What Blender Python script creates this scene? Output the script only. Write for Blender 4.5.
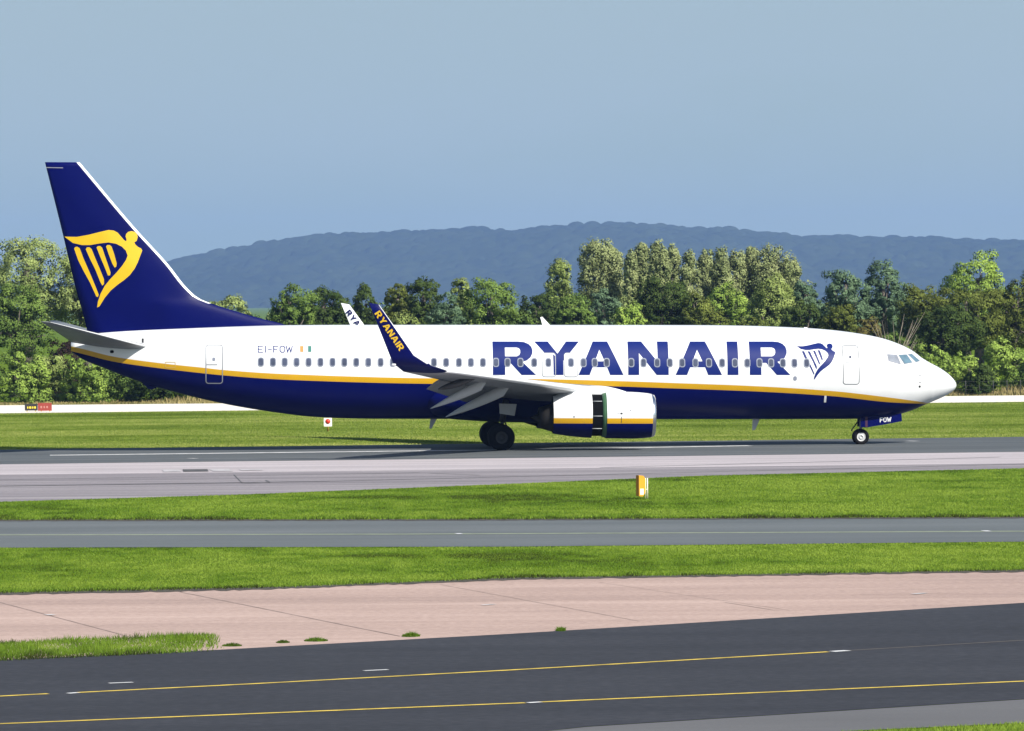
import bpy, bmesh, math, random
import numpy as np
from mathutils import Vector, Matrix
from mathutils.geometry import tessellate_polygon

for o in list(bpy.data.objects):
    bpy.data.objects.remove(o)
scene = bpy.context.scene
COL = scene.collection
R = math.radians

# ---------------------------------------------------------------- camera
FPX, CAM_H = 5104.0, 6.317
PITCH, ROLL = 63.9 / 5104.0, 0.00867
F_ = Vector((0, math.cos(PITCH), -math.sin(PITCH)))
U0 = Vector((0, math.sin(PITCH), math.cos(PITCH)))
R0 = Vector((1, 0, 0))
R_ = R0 * math.cos(ROLL) - U0 * math.sin(ROLL)
U_ = R0 * math.sin(ROLL) + U0 * math.cos(ROLL)
CAM = Vector((0, 0, CAM_H))
cd = bpy.data.cameras.new("camera")
cam = bpy.data.objects.new("camera", cd)
COL.objects.link(cam)
m = Matrix.Identity(4)
for i in range(3):
    m[i][0], m[i][1], m[i][2], m[i][3] = R_[i], U_[i], -F_[i], CAM[i]
cam.matrix_world = m
cd.sensor_width = 36.0
cd.lens = FPX / 1024.0 * 36.0
cd.clip_start, cd.clip_end = 1.0, 20000.0
scene.camera = cam

# ---------------------------------------------------------------- light
SUN_EL, SUN_AZ = 37.0, 39.0          # azimuth: degrees to the right of straight behind the camera
sd = Vector((math.sin(R(SUN_AZ)) * math.cos(R(SUN_EL)), -math.cos(R(SUN_AZ)) * math.cos(R(SUN_EL)), math.sin(R(SUN_EL))))
sl = bpy.data.lights.new("sun", 'SUN')
sl.energy, sl.angle, sl.color = 5.0, R(0.5), (1.0, 0.95, 0.86)
sun = bpy.data.objects.new("sun", sl)
sun.rotation_euler = sd.to_track_quat('Z', 'Y').to_euler()
sun.location = (60, -60, 70)
COL.objects.link(sun)

w = bpy.data.worlds.new("World")
scene.world = w
w.use_nodes = True
nt = w.node_tree
nt.nodes.clear()
wo = nt.nodes.new('ShaderNodeOutputWorld')
bg = nt.nodes.new('ShaderNodeBackground')
sky = nt.nodes.new('ShaderNodeTexSky')
sky.sky_type = 'NISHITA'
sky.sun_disc = False
sky.sun_elevation = R(SUN_EL)
sky.sun_rotation = R(180 - SUN_AZ)
sky.air_density, sky.dust_density, sky.ozone_density = 1.0, 0.6, 1.5
SKY_STRENGTH = 0.08
bg.inputs['Strength'].default_value = SKY_STRENGTH
tc = nt.nodes.new('ShaderNodeTexCoord')
sx = nt.nodes.new('ShaderNodeSeparateXYZ')
nt.links.new(tc.outputs['Generated'], sx.inputs[0])
# grey-blue cloud bank low in the sky, thinning upwards
mr = nt.nodes.new('ShaderNodeMapRange')
mr.inputs['From Min'].default_value, mr.inputs['From Max'].default_value = 0.08, 0.45
mr.inputs['To Min'].default_value, mr.inputs['To Max'].default_value = 1.0, 0.0
nt.links.new(sx.outputs['Z'], mr.inputs['Value'])
ramp = nt.nodes.new('ShaderNodeValToRGB')
mr2 = nt.nodes.new('ShaderNodeMapRange')
mr2.inputs['From Min'].default_value, mr2.inputs['From Max'].default_value = 0.0, 0.07
nz = nt.nodes.new('ShaderNodeTexNoise')
mp = nt.nodes.new('ShaderNodeMapping')
mp.inputs['Scale'].default_value = (5, 5, 18)
nt.links.new(tc.outputs['Generated'], mp.inputs['Vector'])
nt.links.new(mp.outputs['Vector'], nz.inputs['Vector'])
nz.inputs['Scale'].default_value = 1.6
nz.inputs['Detail'].default_value = 4
ad = nt.nodes.new('ShaderNodeMath'); ad.operation = 'MULTIPLY_ADD'
nt.links.new(nz.outputs['Fac'], ad.inputs[0])
ad.inputs[1].default_value = 0.06
nt.links.new(sx.outputs['Z'], ad.inputs[2])
nt.links.new(ad.outputs[0], mr2.inputs['Value'])
nt.links.new(mr2.outputs[0], ramp.inputs['Fac'])
LOWSKY, HIGHSKY = (0.228, 0.316, 0.292), (0.272, 0.352, 0.395)
k = 1.0 / SKY_STRENGTH
ramp.color_ramp.elements[0].position = 0.1
ramp.color_ramp.elements[0].color = (*LOWSKY, 1)
ramp.color_ramp.elements[1].position = 0.95
ramp.color_ramp.elements[1].color = (*HIGHSKY, 1)
vm = nt.nodes.new('ShaderNodeVectorMath'); vm.operation = 'SCALE'
nt.links.new(ramp.outputs['Color'], vm.inputs[0])
vm.inputs['Scale'].default_value = k
mx = nt.nodes.new('ShaderNodeMix'); mx.data_type = 'RGBA'
nt.links.new(mr.outputs[0], mx.inputs['Factor'])
nt.links.new(sky.outputs['Color'], mx.inputs[6])
nt.links.new(vm.outputs[0], mx.inputs[7])
nt.links.new(mx.outputs[2], bg.inputs['Color'])
nt.links.new(bg.outputs[0], wo.inputs['Surface'])

vs = scene.view_settings
vs.view_transform = 'Standard'
vs.look = 'None'
vs.exposure = 0.6
vs.gamma = 1.0
vs.use_curve_mapping = False
scene.cycles.max_bounces = 6
scene.cycles.volume_bounces = 0
scene.cycles.transparent_max_bounces = 8

# ---------------------------------------------------------------- helpers
def ray(px, py):
    return (F_ * FPX + R_ * (px - 512.0) - U_ * (py - 365.5)).normalized()

def G(px, py, z=0.0):
    """point of the plane z that the photo shows at a pixel: used to measure real positions"""
    d = ray(px, py)
    t = (z - CAM.z) / d.z
    p = CAM + d * t
    return (p.x, p.y)

def at_depth(px, py, Y):
    d = ray(px, py)
    p = CAM + d * (Y / d.y)
    return p

def newmat(name, col, rough=0.5, metal=0.0, coat=0.0, var=0.0, scale=2.0, bump=0.0, spec=0.5):
    mt = bpy.data.materials.new(name)
    mt.use_nodes = True
    n = mt.node_tree.nodes; l = mt.node_tree.links
    b = n['Principled BSDF']
    b.inputs['Base Color'].default_value = (*col, 1)
    b.inputs['Roughness'].default_value = rough
    b.inputs['Metallic'].default_value = metal
    b.inputs['Coat Weight'].default_value = coat
    b.inputs['Coat Roughness'].default_value = 0.08
    b.inputs['Specular IOR Level'].default_value = spec
    if var > 0 or bump > 0:
        t = n.new('ShaderNodeTexCoord'); z = n.new('ShaderNodeTexNoise')
        z.inputs['Scale'].default_value = scale; z.inputs['Detail'].default_value = 6
        l.new(t.outputs['Object'], z.inputs['Vector'])
        if var > 0:
            rp = n.new('ShaderNodeValToRGB')
            rp.color_ramp.elements[0].position = 0.3; rp.color_ramp.elements[1].position = 0.7
            rp.color_ramp.elements[0].color = (*[c * (1 - var) for c in col], 1)
            rp.color_ramp.elements[1].color = (*[min(1, c * (1 + var)) for c in col], 1)
            l.new(z.outputs['Fac'], rp.inputs['Fac']); l.new(rp.outputs['Color'], b.inputs['Base Color'])
        if bump > 0:
            bp = n.new('ShaderNodeBump'); bp.inputs['Strength'].default_value = bump
            l.new(z.outputs['Fac'], bp.inputs['Height']); l.new(bp.outputs['Normal'], b.inputs['Normal'])
    return mt

def pavement(name, base, dark, light, streak_scale=(0.02, 0.6, 1), grain=6.0, rough=0.9, streak=0.6, rot=0.0, gw=0.2):
    """worn pavement: long streaks along the way of travel, blotches and fine grain"""
    mt = bpy.data.materials.new(name); mt.use_nodes = True
    n = mt.node_tree.nodes; l = mt.node_tree.links
    b = n['Principled BSDF']; b.inputs['Roughness'].default_value = rough
    b.inputs['Specular IOR Level'].default_value = 0.2
    t = n.new('ShaderNodeTexCoord')
    mp = n.new('ShaderNodeMapping'); mp.inputs['Scale'].default_value = streak_scale
    mp.inputs['Rotation'].default_value = (0, 0, rot)
    l.new(t.outputs['Object'], mp.inputs['Vector'])
    s = n.new('ShaderNodeTexNoise'); s.inputs['Scale'].default_value = 1.0; s.inputs['Detail'].default_value = 7
    s.inputs['Roughness'].default_value = 0.65
    l.new(mp.outputs[0], s.inputs['Vector'])
    bl = n.new('ShaderNodeTexNoise'); bl.inputs['Scale'].default_value = 0.13; bl.inputs['Detail'].default_value = 5
    l.new(t.outputs['Object'], bl.inputs['Vector'])
    g = n.new('ShaderNodeTexNoise'); g.inputs['Scale'].default_value = grain; g.inputs['Detail'].default_value = 3
    l.new(t.outputs['Object'], g.inputs['Vector'])
    a1 = n.new('ShaderNodeMath'); a1.operation = 'MULTIPLY'; a1.inputs[1].default_value = streak
    l.new(s.outputs['Fac'], a1.inputs[0])
    a2 = n.new('ShaderNodeMath'); a2.operation = 'MULTIPLY_ADD'; a2.inputs[1].default_value = 1.0 - gw - streak
    l.new(bl.outputs['Fac'], a2.inputs[0]); l.new(a1.outputs[0], a2.inputs[2])
    a3 = n.new('ShaderNodeMath'); a3.operation = 'MULTIPLY_ADD'; a3.inputs[1].default_value = gw
    l.new(g.outputs['Fac'], a3.inputs[0]); l.new(a2.outputs[0], a3.inputs[2])
    rp = n.new('ShaderNodeValToRGB')
    e = rp.color_ramp.elements
    e[0].position = 0.34; e[0].color = (*dark, 1)
    e[1].position = 0.64; e[1].color = (*light, 1)
    x = e.new(0.5); x.color = (*base, 1)
    l.new(a3.outputs[0], rp.inputs['Fac']); l.new(rp.outputs['Color'], b.inputs['Base Color'])
    return mt

def leafmat(name, c1, c2, trans=0.25, low=None, clump=False):
    mt = bpy.data.materials.new(name); mt.use_nodes = True
    n = mt.node_tree.nodes; l = mt.node_tree.links
    n.clear()
    out = n.new('ShaderNodeOutputMaterial')
    at = n.new('ShaderNodeAttribute'); at.attribute_name = 'tint'
    rp = n.new('ShaderNodeValToRGB')
    rp.color_ramp.elements[0].color = (*c1, 1); rp.color_ramp.elements[1].color = (*c2, 1)
    if low:
        rp.color_ramp.elements[0].position = 0.3
        rp.color_ramp.elements.new(0.0).color = (*low, 1)
    l.new(at.outputs['Fac'], rp.inputs['Fac'])
    d = n.new('ShaderNodeBsdfDiffuse'); tr = n.new('ShaderNodeBsdfTranslucent')
    l.new(rp.outputs['Color'], d.inputs['Color']); l.new(rp.outputs['Color'], tr.inputs['Color'])
    if clump:
        an = n.new('ShaderNodeAttribute'); an.attribute_name = 'clump_normal'
        l.new(an.outputs['Vector'], d.inputs['Normal'])
    m1 = n.new('ShaderNodeMixShader'); m1.inputs[0].default_value = trans
    l.new(d.outputs[0], m1.inputs[1]); l.new(tr.outputs[0], m1.inputs[2])
    l.new(m1.outputs[0], out.inputs['Surface'])
    return mt

def link(o, parent=None):
    COL.objects.link(o)
    if parent is not None:
        o.parent = parent
    return o

def tag(o, label=None, cat=None, group=None, kind=None):
    if label: o['label'] = label
    if cat: o['category'] = cat
    if group: o['group'] = group
    if kind: o['kind'] = kind
    return o

def empty(name, loc, label, cat, group=None, rot=(0, 0, 0)):
    o = bpy.data.objects.new(name, None)
    o.empty_display_size = 0.5
    o.location = loc; o.rotation_euler = rot
    link(o); tag(o, label, cat, group)
    return o

def np_mesh(name, verts, faces, mat, parent=None, tint=None, smooth=False, cn=None):
    """mesh object from numpy arrays; faces (M,3) or (M,4)"""
    me = bpy.data.meshes.new(name)
    verts = np.asarray(verts, dtype=np.float32); faces = np.asarray(faces, dtype=np.int32)
    M, kk = faces.shape
    me.vertices.add(len(verts)); me.vertices.foreach_set('co', verts.ravel())
    me.loops.add(M * kk); me.loops.foreach_set('vertex_index', faces.ravel())
    me.polygons.add(M)
    me.polygons.foreach_set('loop_start', np.arange(0, M * kk, kk, dtype=np.int32))
    if tint is not None:
        a = me.attributes.new('tint', 'FLOAT', 'POINT')
        a.data.foreach_set('value', np.asarray(tint, dtype=np.float32))
    if cn is not None:
        a = me.attributes.new('clump_normal', 'FLOAT_VECTOR', 'POINT')
        a.data.foreach_set('vector', np.asarray(cn, dtype=np.float32).ravel())
    me.update(calc_edges=True)
    if smooth:
        me.polygons.foreach_set('use_smooth', np.ones(M, dtype=bool))
    me.materials.append(mat)
    o = bpy.data.objects.new(name, me)
    return link(o, parent)

def bm_obj(name, bm, mats, parent=None, smooth=False):
    me = bpy.data.meshes.new(name)
    bm.normal_update()
    bm.to_mesh(me); bm.free()
    for mt in (mats if isinstance(mats, (list, tuple)) else [mats]):
        me.materials.append(mt)
    if smooth:
        for p in me.polygons: p.use_smooth = True
    o = bpy.data.objects.new(name, me)
    return link(o, parent)

def add_box(bm, c, s, rot=None, mi=0):
    mm = Matrix.Translation(c) @ (rot if rot is not None else Matrix.Identity(4)) @ Matrix.Diagonal((s[0], s[1], s[2], 1))
    r = bmesh.ops.create_cube(bm, size=1.0, matrix=mm)
    for v in r['verts']:
        for f in v.link_faces: f.material_index = mi

def add_tube(bm, pts, rad, seg=10, mi=0, caps=True):
    pts = [Vector(p) for p in pts]
    if not isinstance(rad, (list, tuple)): rad = [rad] * len(pts)
    rings = []
    for i, p in enumerate(pts):
        d = (pts[min(i + 1, len(pts) - 1)] - pts[max(i - 1, 0)]).normalized()
        a = d.orthogonal().normalized(); b = d.cross(a)
        rings.append([bm.verts.new(p + (a * math.cos(2 * math.pi * j / seg) + b * math.sin(2 * math.pi * j / seg)) * rad[i]) for j in range(seg)])
    for i in range(len(rings) - 1):
        for j in range(seg):
            f = bm.faces.new((rings[i][j], rings[i][(j + 1) % seg], rings[i + 1][(j + 1) % seg], rings[i + 1][j]))
            f.material_index = mi; f.smooth = True
    if caps:
        for rg in (rings[0][::-1], rings[-1]):
            f = bm.faces.new(rg); f.material_index = mi

def add_lathe(bm, prof, c, axis='Y', seg=32, mi=0):
    """profile of (along axis, radius)"""
    rings = []
    for a, r in prof:
        rg = []
        for j in range(seg):
            t = 2 * math.pi * j / seg
            if axis == 'Y': v = (c[0] + r * math.cos(t), c[1] + a, c[2] + r * math.sin(t))
            elif axis == 'X': v = (c[0] + a, c[1] + r * math.cos(t), c[2] + r * math.sin(t))
            else: v = (c[0] + r * math.cos(t), c[1] + r * math.sin(t), c[2] + a)
            rg.append(bm.verts.new(v))
        rings.append(rg)
    for i in range(len(rings) - 1):
        for j in range(seg):
            f = bm.faces.new((rings[i][j], rings[i][(j + 1) % seg], rings[i + 1][(j + 1) % seg], rings[i + 1][j]))
            f.material_index = mi; f.smooth = True

def add_loft(bm, secs, mi=0, closed=True, cap=True, matfn=None):
    rings = [[bm.verts.new(p) for p in s] for s in secs]
    n = len(rings[0])
    for i in range(len(rings) - 1):
        for j in range(n if closed else n - 1):
            a, b, c, d = rings[i][j], rings[i][(j + 1) % n], rings[i + 1][(j + 1) % n], rings[i + 1][j]
            f = bm.faces.new((a, b, c, d))
            f.smooth = True
            f.material_index = matfn(i, j) if matfn else mi
    if cap:
        for rg in (rings[0][::-1], rings[-1]):
            f = bm.faces.new(rg); f.material_index = mi
    return rings

def interp(tab, x):
    xs = [t[0] for t in tab]; ys = [t[1] for t in tab]
    return float(np.interp(x, xs, ys))

class Smooth:
    """monotone cubic curve through measured points"""
    def __init__(self, tab):
        tab = sorted(tab)
        self.x = np.array([t[0] for t in tab], float); self.y = np.array([t[1] for t in tab], float)
        h = np.diff(self.x); d = np.diff(self.y) / h
        mm = np.zeros(len(self.x)); mm[0] = d[0]; mm[-1] = d[-1]
        for i in range(1, len(d)):
            if d[i - 1] * d[i] > 0:
                w1, w2 = 2 * h[i] + h[i - 1], h[i] + 2 * h[i - 1]
                mm[i] = (w1 + w2) / (w1 / d[i - 1] + w2 / d[i])
        self.m = mm
    def __call__(self, x):
        x = min(max(x, self.x[0]), self.x[-1])
        i = int(min(max(np.searchsorted(self.x, x) - 1, 0), len(self.x) - 2))
        h = self.x[i + 1] - self.x[i]; t = (x - self.x[i]) / h
        return float((2*t**3-3*t**2+1)*self.y[i] + (t**3-2*t**2+t)*h*self.m[i] + (-2*t**3+3*t**2)*self.y[i+1] + (t**3-t**2)*h*self.m[i+1])

# ---------------------------------------------------------------- materials
M = {}
M['white'] = newmat('white_paint', (0.72, 0.735, 0.75), 0.3, coat=0.25, var=0.05, scale=0.9)
M['navy'] = newmat('navy_paint', (0.0006, 0.0022, 0.068), 0.34, coat=0.0, var=0.08, scale=0.5, spec=0.08)
M['navytext'] = newmat('navy_letter_paint', (0.003, 0.013, 0.125), 0.35, coat=0.05, var=0.05, scale=0.8, spec=0.25)
M['yellow'] = newmat('yellow_paint', (0.54, 0.30, 0.004), 0.3, coat=0.4, var=0.04)
M['logo'] = newmat('yellow_logo_paint', (0.61, 0.385, 0.005), 0.3, coat=0.4, var=0.03)
M['grey'] = newmat('wing_grey_paint', (0.165, 0.178, 0.192), 0.5, coat=0.0, var=0.1, scale=1.2)
M['darkgrey'] = newmat('dark_grey_metal', (0.035, 0.037, 0.04), 0.5, metal=0.3, var=0.2)
M['line'] = newmat('door_edge_grey', (0.22, 0.23, 0.26), 0.6, var=0.05)
M['silver'] = newmat('bare_aluminium', (0.75, 0.76, 0.78), 0.25, metal=1.0, var=0.05)
M['pane'] = newmat('cabin_window_pane', (0.055, 0.065, 0.105), 0.2, var=0.3, scale=3)
M['rim'] = newmat('window_rim_grey', (0.19, 0.21, 0.27), 0.5, var=0.05)
M['rimpale'] = newmat('placard_grey', (0.34, 0.35, 0.37), 0.6, var=0.1)
M['glass'] = newmat('cockpit_glass', (0.10, 0.17, 0.22), 0.08, coat=0.6, var=0.2, scale=3)
M['glasspale'] = newmat('cockpit_side_glass', (0.22, 0.24, 0.28), 0.15, coat=0.6, var=0.15, scale=4)
M['tyre'] = newmat('tyre_rubber', (0.005, 0.005, 0.006), 0.8, var=0.2, spec=0.15)
M['hub'] = newmat('wheel_hub_white', (0.45, 0.46, 0.47), 0.4, var=0.1)
M['cascade'] = newmat('cascade_black', (0.004, 0.004, 0.004), 0.8, spec=0.05)
M['primer'] = newmat('green_primer', (0.05, 0.13, 0.06), 0.55, var=0.15)
M['nozzle'] = newmat('exhaust_metal', (0.014, 0.013, 0.013), 0.55, metal=0.5, var=0.2)
M['orange'] = newmat('orange_mark', (0.75, 0.22, 0.05), 0.5)
M['green'] = newmat('green_mark', (0.02, 0.15, 0.12), 0.5)
M['red'] = newmat('red_light', (0.5, 0.03, 0.02), 0.4)

# ================================================================ SETTING
def strip(name, far, near, z, mat, ext=1.0):
    """pavement sheet between two measured edges (pixel polylines, left to right)"""
    bm = bmesh.new()
    xs = sorted(set([p[0] for p in far] + [p[0] for p in near]))
    fr = [bm.verts.new((*G(x, interp(far, x), 0), z)) for x in xs]
    nr = [bm.verts.new((*G(x, interp(near, x), 0), z)) for x in xs]
    for i in range(len(xs) - 1):
        bm.faces.new((nr[i], nr[i + 1], fr[i + 1], fr[i]))
    o = bm_obj(name, bm, mat)
    tag(o, kind='structure')
    return o

def ext(tab, lo=-420, hi=1444):
    """carry a measured edge on past both sides of the photo"""
    (x0, y0), (x1, y1) = tab[0], tab[1]
    (x2, y2), (x3, y3) = tab[-2], tab[-1]
    a = (lo, y0 + (y1 - y0) / (x1 - x0) * (lo - x0)); b = (hi, y3 + (y3 - y2) / (x3 - x2) * (hi - x3))
    return [a] + list(tab) + [b]

# ground: one big sheet
gm = bpy.data.materials.new('turf_soil'); gm.use_nodes = True
n = gm.node_tree.nodes; l = gm.node_tree.links; b = n['Principled BSDF']
b.inputs['Roughness'].default_value = 1.0; b.inputs['Specular IOR Level'].default_value = 0.0
t = n.new('ShaderNodeTexCoord'); z1 = n.new('ShaderNodeTexNoise'); z1.inputs['Scale'].default_value = 0.25; z1.inputs['Detail'].default_value = 8
l.new(t.outputs['Object'], z1.inputs['Vector'])
rp = n.new('ShaderNodeValToRGB')
rp.color_ramp.elements[0].position = 0.35; rp.color_ramp.elements[0].color = (0.07, 0.125, 0.010, 1)
rp.color_ramp.elements[1].position = 0.65; rp.color_ramp.elements[1].color = (0.13, 0.19, 0.02, 1)
l.new(z1.outputs['Fac'], rp.inputs['Fac']); l.new(rp.outputs['Color'], b.inputs['Base Color'])
bm = bmesh.new()
for (x0, y0, x1, y1) in [(-1300, -40, 1300, 9500)]:
    bm.faces.new([bm.verts.new(v) for v in ((x0, y0, 0), (x1, y0, 0), (x1, y1, 0), (x0, y1, 0))])
tag(bm_obj('ground', bm, gm), kind='structure')

E = {}
E['strip_far'] = ext([(0, 405.5), (512, 401), (1024, 395.5)])
E['strip_near'] = ext([(0, 413.5), (512, 407.5), (1024, 402)])
E['rw_far'] = ext([(0, 450), (1024, 437)])
E['rw_mid'] = ext([(0, 464.5), (1024, 452)])
E['sh_mid'] = ext([(0, 475), (1024, 463.5)])
E['rw_near'] = ext([(0, 502), (250, 494.5), (512, 484), (700, 476), (1024, 468.5)], hi=1400)
E['tx_far'] = ext([(0, 521), (512, 520.3), (1024, 518)])
E['tx_near'] = ext([(0, 548), (512, 547), (1024, 542)])
E['cc_far'] = ext([(0, 594.5), (256, 589.5), (512, 579.5), (1024, 571.5)])
E['as_far'] = ext([(0, 660.5), (220, 650.5), (512, 634.5), (1024, 603.5)])
E['as_near'] = ext([(0, 790), (587, 727.5), (1024, 700)])
E['gy_near'] = ext([(0, 800), (700, 742), (860, 731), (1024, 723.5)])

MT = {}
MT['far'] = pavement('pale_concrete', (0.80, 0.74, 0.66), (0.70, 0.65, 0.57), (0.86, 0.80, 0.73))
RUNROT = -R(3.7)
MT['rw'] = pavement('runway_asphalt', (0.088, 0.098, 0.105), (0.062, 0.070, 0.076), (0.128, 0.138, 0.145), (0.012, 0.55, 1), rot=RUNROT)
MT['sh'] = pavement('shoulder_concrete', (0.41, 0.37, 0.385), (0.32, 0.295, 0.305), (0.52, 0.475, 0.49), (0.012, 0.7, 1), rot=RUNROT)
MT['sh2'] = pavement('shoulder_asphalt', (0.22, 0.20, 0.215), (0.15, 0.14, 0.15), (0.32, 0.295, 0.305), (0.014, 0.6, 1), rot=RUNROT, streak=0.7)
MT['tx'] = pavement('taxiway_asphalt', (0.118, 0.132, 0.138), (0.095, 0.108, 0.113), (0.145, 0.158, 0.165), (0.03, 0.3, 1))
MT['cc'] = pavement('pink_concrete', (0.41, 0.298, 0.256), (0.27, 0.195, 0.172), (0.52, 0.39, 0.34), (0.02, 0.28, 1), grain=7, streak=0.6, gw=0.3)
MT['as'] = pavement('fresh_dark_asphalt', (0.034, 0.036, 0.044), (0.022, 0.0235, 0.029), (0.049, 0.051, 0.060), (0.03, 0.45, 1), grain=5, streak=0.35, gw=0.4)
MT['gy'] = pavement('grey_asphalt', (0.12, 0.12, 0.125), (0.10, 0.10, 0.105), (0.145, 0.145, 0.15), (0.08, 0.4, 1), grain=14, streak=0.35)

strip('perimeter_road', E['strip_far'], E['strip_near'], 0.012, MT['far'])
strip('runway', E['rw_far'], E['rw_mid'], 0.012, MT['rw'])
strip('runway_shoulder', E['rw_mid'], E['sh_mid'], 0.008, MT['sh'])
strip('runway_outer_shoulder', E['sh_mid'], E['rw_near'], 0.006, MT['sh2'])
strip('taxiway', E['tx_far'], E['tx_near'], 0.012, MT['tx'])
strip('concrete_apron', E['cc_far'], E['as_far'], 0.012, MT['cc'])
strip('foreground_taxiway', E['as_far'], E['as_near'], 0.016, MT['as'])
strip('foreground_shoulder', E['as_near'], E['gy_near'], 0.010, MT['gy'])

def marking(name, pieces, z, mat):
    """painted marks: each a (px,py,px,py, width in metres) stroke on the ground"""
    bm = bmesh.new()
    for (x0, y0, x1, y1, wd) in pieces:
        a = Vector((*G(x0, y0), z)); c = Vector((*G(x1, y1), z))
        d = (c - a).normalized(); nn = Vector((-d.y, d.x, 0)) * wd / 2
        bm.faces.new([bm.verts.new(v) for v in (a - nn, c - nn, c + nn, a + nn)])
    return tag(bm_obj(name, bm, mat), kind='structure')

ymark = newmat('worn_yellow_line', (0.62, 0.44, 0.05), 0.7, var=0.35, scale=3)
pmark = newmat('faded_line', (0.22, 0.25, 0.17), 0.8, var=0.2, scale=2)
wmark = newmat('white_line_paint', (0.58, 0.58, 0.58), 0.7, var=0.3, scale=2)
fmark = newmat('very_faded_line', (0.075, 0.062, 0.052), 0.8, var=0.2, scale=2)
jmark = newmat('joint_sealant', (0.325, 0.24, 0.21), 0.9, var=0.35, scale=1)
tmark = newmat('rubber_seam', (0.15, 0.145, 0.15), 0.9, var=0.3, scale=1)
marking('taxi_centre_line', [(-300, 712.5, 48, 694.8, 0.15), (78, 693.6, 250, 685, 0.15), (250, 685, 512, 671, 0.15), (512, 671, 828, 652.8, 0.15)], 0.020, ymark)
marking('taxi_edge_line', [(-300, 738, 0, 725, 0.15), (0, 725, 525, 704, 0.15), (540, 703.2, 1024, 682.3, 0.15), (1024, 682.3, 1400, 666, 0.15)], 0.021, ymark)
marking('faded_centre_line', [(846, 651.6, 1400, 619, 0.13)], 0.019, fmark)
marking('white_dashes', [(109, 684.4, 133, 683.4, 0.13), (364, 671.9, 388, 670.7, 0.13), (832, 652.6, 848, 651.6, 0.2),
                         (528, 704, 541, 703.2, 0.14), (68, 694.6, 78, 693.8, 0.14)], 0.022, wmark)
marking('taxiway_line', [(-300, 536, 400, 534.7, 0.5), (400, 534.7, 1400, 530, 0.5)], 0.017, pmark)
marking('runway_line', [(50, 455.6, 520, 450.0, 0.9), (520, 450.0, 750, 446.0, 0.9)], 0.017, wmark)
marking('apron_flecks', [(482, 606, 495, 605.2, 0.12), (46, 616, 54, 615.6, 0.2), (913, 595, 926, 594, 0.15), (456, 534.5, 462, 534.4, 0.5),
                         (983, 531.8, 990, 531.7, 0.6), (909, 441.6, 915, 441.4, 0.7), (190, 459, 196, 458.8, 0.5)], 0.024, wmark)
marking('apron_joints', [(0, 603, 128, 637, 0.030), (180, 592.5, 400, 637, 0.036), (440, 585, 640, 622, 0.024), (725, 603, 775, 611, 0.030), (600, 583, 790, 611, 0.018),
                         (-200, 620, 512, 601, 0.018), (512, 601, 1100, 585, 0.018), (860, 595, 960, 593.5, 0.036), (300, 620, 700, 606, 0.015), (0, 632, 300, 617, 0.015)], 0.018, jmark)
marking('runway_seams', [(-200, 489.5, 330, 481.5, 0.35), (330, 481.5, 1100, 462.5, 0.22), (430, 473.5, 480, 475.5, 0.12),
                         (234, 475, 242, 483, 0.035), (242, 484, 270, 482.6, 0.15), (266, 480.5, 270, 483, 0.06), (600, 468, 1000, 457.5, 0.2), (0, 480, 420, 473, 0.18)], 0.022, tmark)
marking('runway_drain_cover', [(183, 471.0, 208, 470.72, 2.6)], 0.024, newmat('dark_patch', (0.07, 0.068, 0.07), 0.9, var=0.3))
marking('runway_patches', [(163, 471.2, 180, 471.0, 2.8), (211, 470.7, 231, 470.45, 2.8), (240, 470.4, 262, 470.1, 1.2)], 0.023, newmat('light_patch', (0.42, 0.40, 0.41), 0.9, var=0.2))

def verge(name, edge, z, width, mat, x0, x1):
    """dark brown strip along the lip of the turf, of uneven width"""
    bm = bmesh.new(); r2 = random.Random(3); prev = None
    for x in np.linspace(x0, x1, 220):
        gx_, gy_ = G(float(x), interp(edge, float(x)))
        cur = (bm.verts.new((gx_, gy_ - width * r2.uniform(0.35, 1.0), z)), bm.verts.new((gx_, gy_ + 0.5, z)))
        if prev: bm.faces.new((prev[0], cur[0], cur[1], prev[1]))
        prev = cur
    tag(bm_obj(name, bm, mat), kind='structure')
dark_lip = newmat('dark_brown_lip', (0.055, 0.047, 0.034), 1.0, var=0.35, scale=1.5)
verge('turf_edge_strip', E['cc_far'], 0.019, 0.65, dark_lip, -200, 1200)
verge('taxiway_edge_strip', E['tx_far'], 0.019, 0.6, dark_lip, -200, 1200)
# ---------------------------------------------------------------- grass
rng = np.random.default_rng(7)

def vnoise(x, y, s, seed):
    r = np.random.default_rng(seed); T = r.random((64, 64))
    u, v = x / s, y / s
    i, j = np.floor(u).astype(int), np.floor(v).astype(int); fx, fy = u - i, v - j
    fx = fx * fx * (3 - 2 * fx); fy = fy * fy * (3 - 2 * fy)
    g = lambda a, b: T[a % 64, b % 64]
    return (g(i, j) * (1 - fx) + g(i + 1, j) * fx) * (1 - fy) + (g(i, j + 1) * (1 - fx) + g(i + 1, j + 1) * fx) * fy

def blades(name, X, Y, hgt, wid, mat, tint, base=0.0, lean=0.35):
    N = len(X)
    a = rng.random(N) * math.pi
    cx, cy = np.cos(a) * wid / 2, np.sin(a) * wid / 2
    lx, ly = rng.normal(0, lean, N) * hgt, rng.normal(0, lean, N) * hgt
    v = np.empty((N, 3, 3), np.float32)
    v[:, 0] = np.stack([X - cx, Y - cy, np.full(N, base)], 1)
    v[:, 1] = np.stack([X + cx, Y + cy, np.full(N, base)], 1)
    v[:, 2] = np.stack([X + lx, Y + ly, base + hgt], 1)
    f = np.arange(N * 3).reshape(N, 3)
    return np_mesh(name, v.reshape(-1, 3), f, mat, tint=np.repeat(tint, 3))

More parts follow.
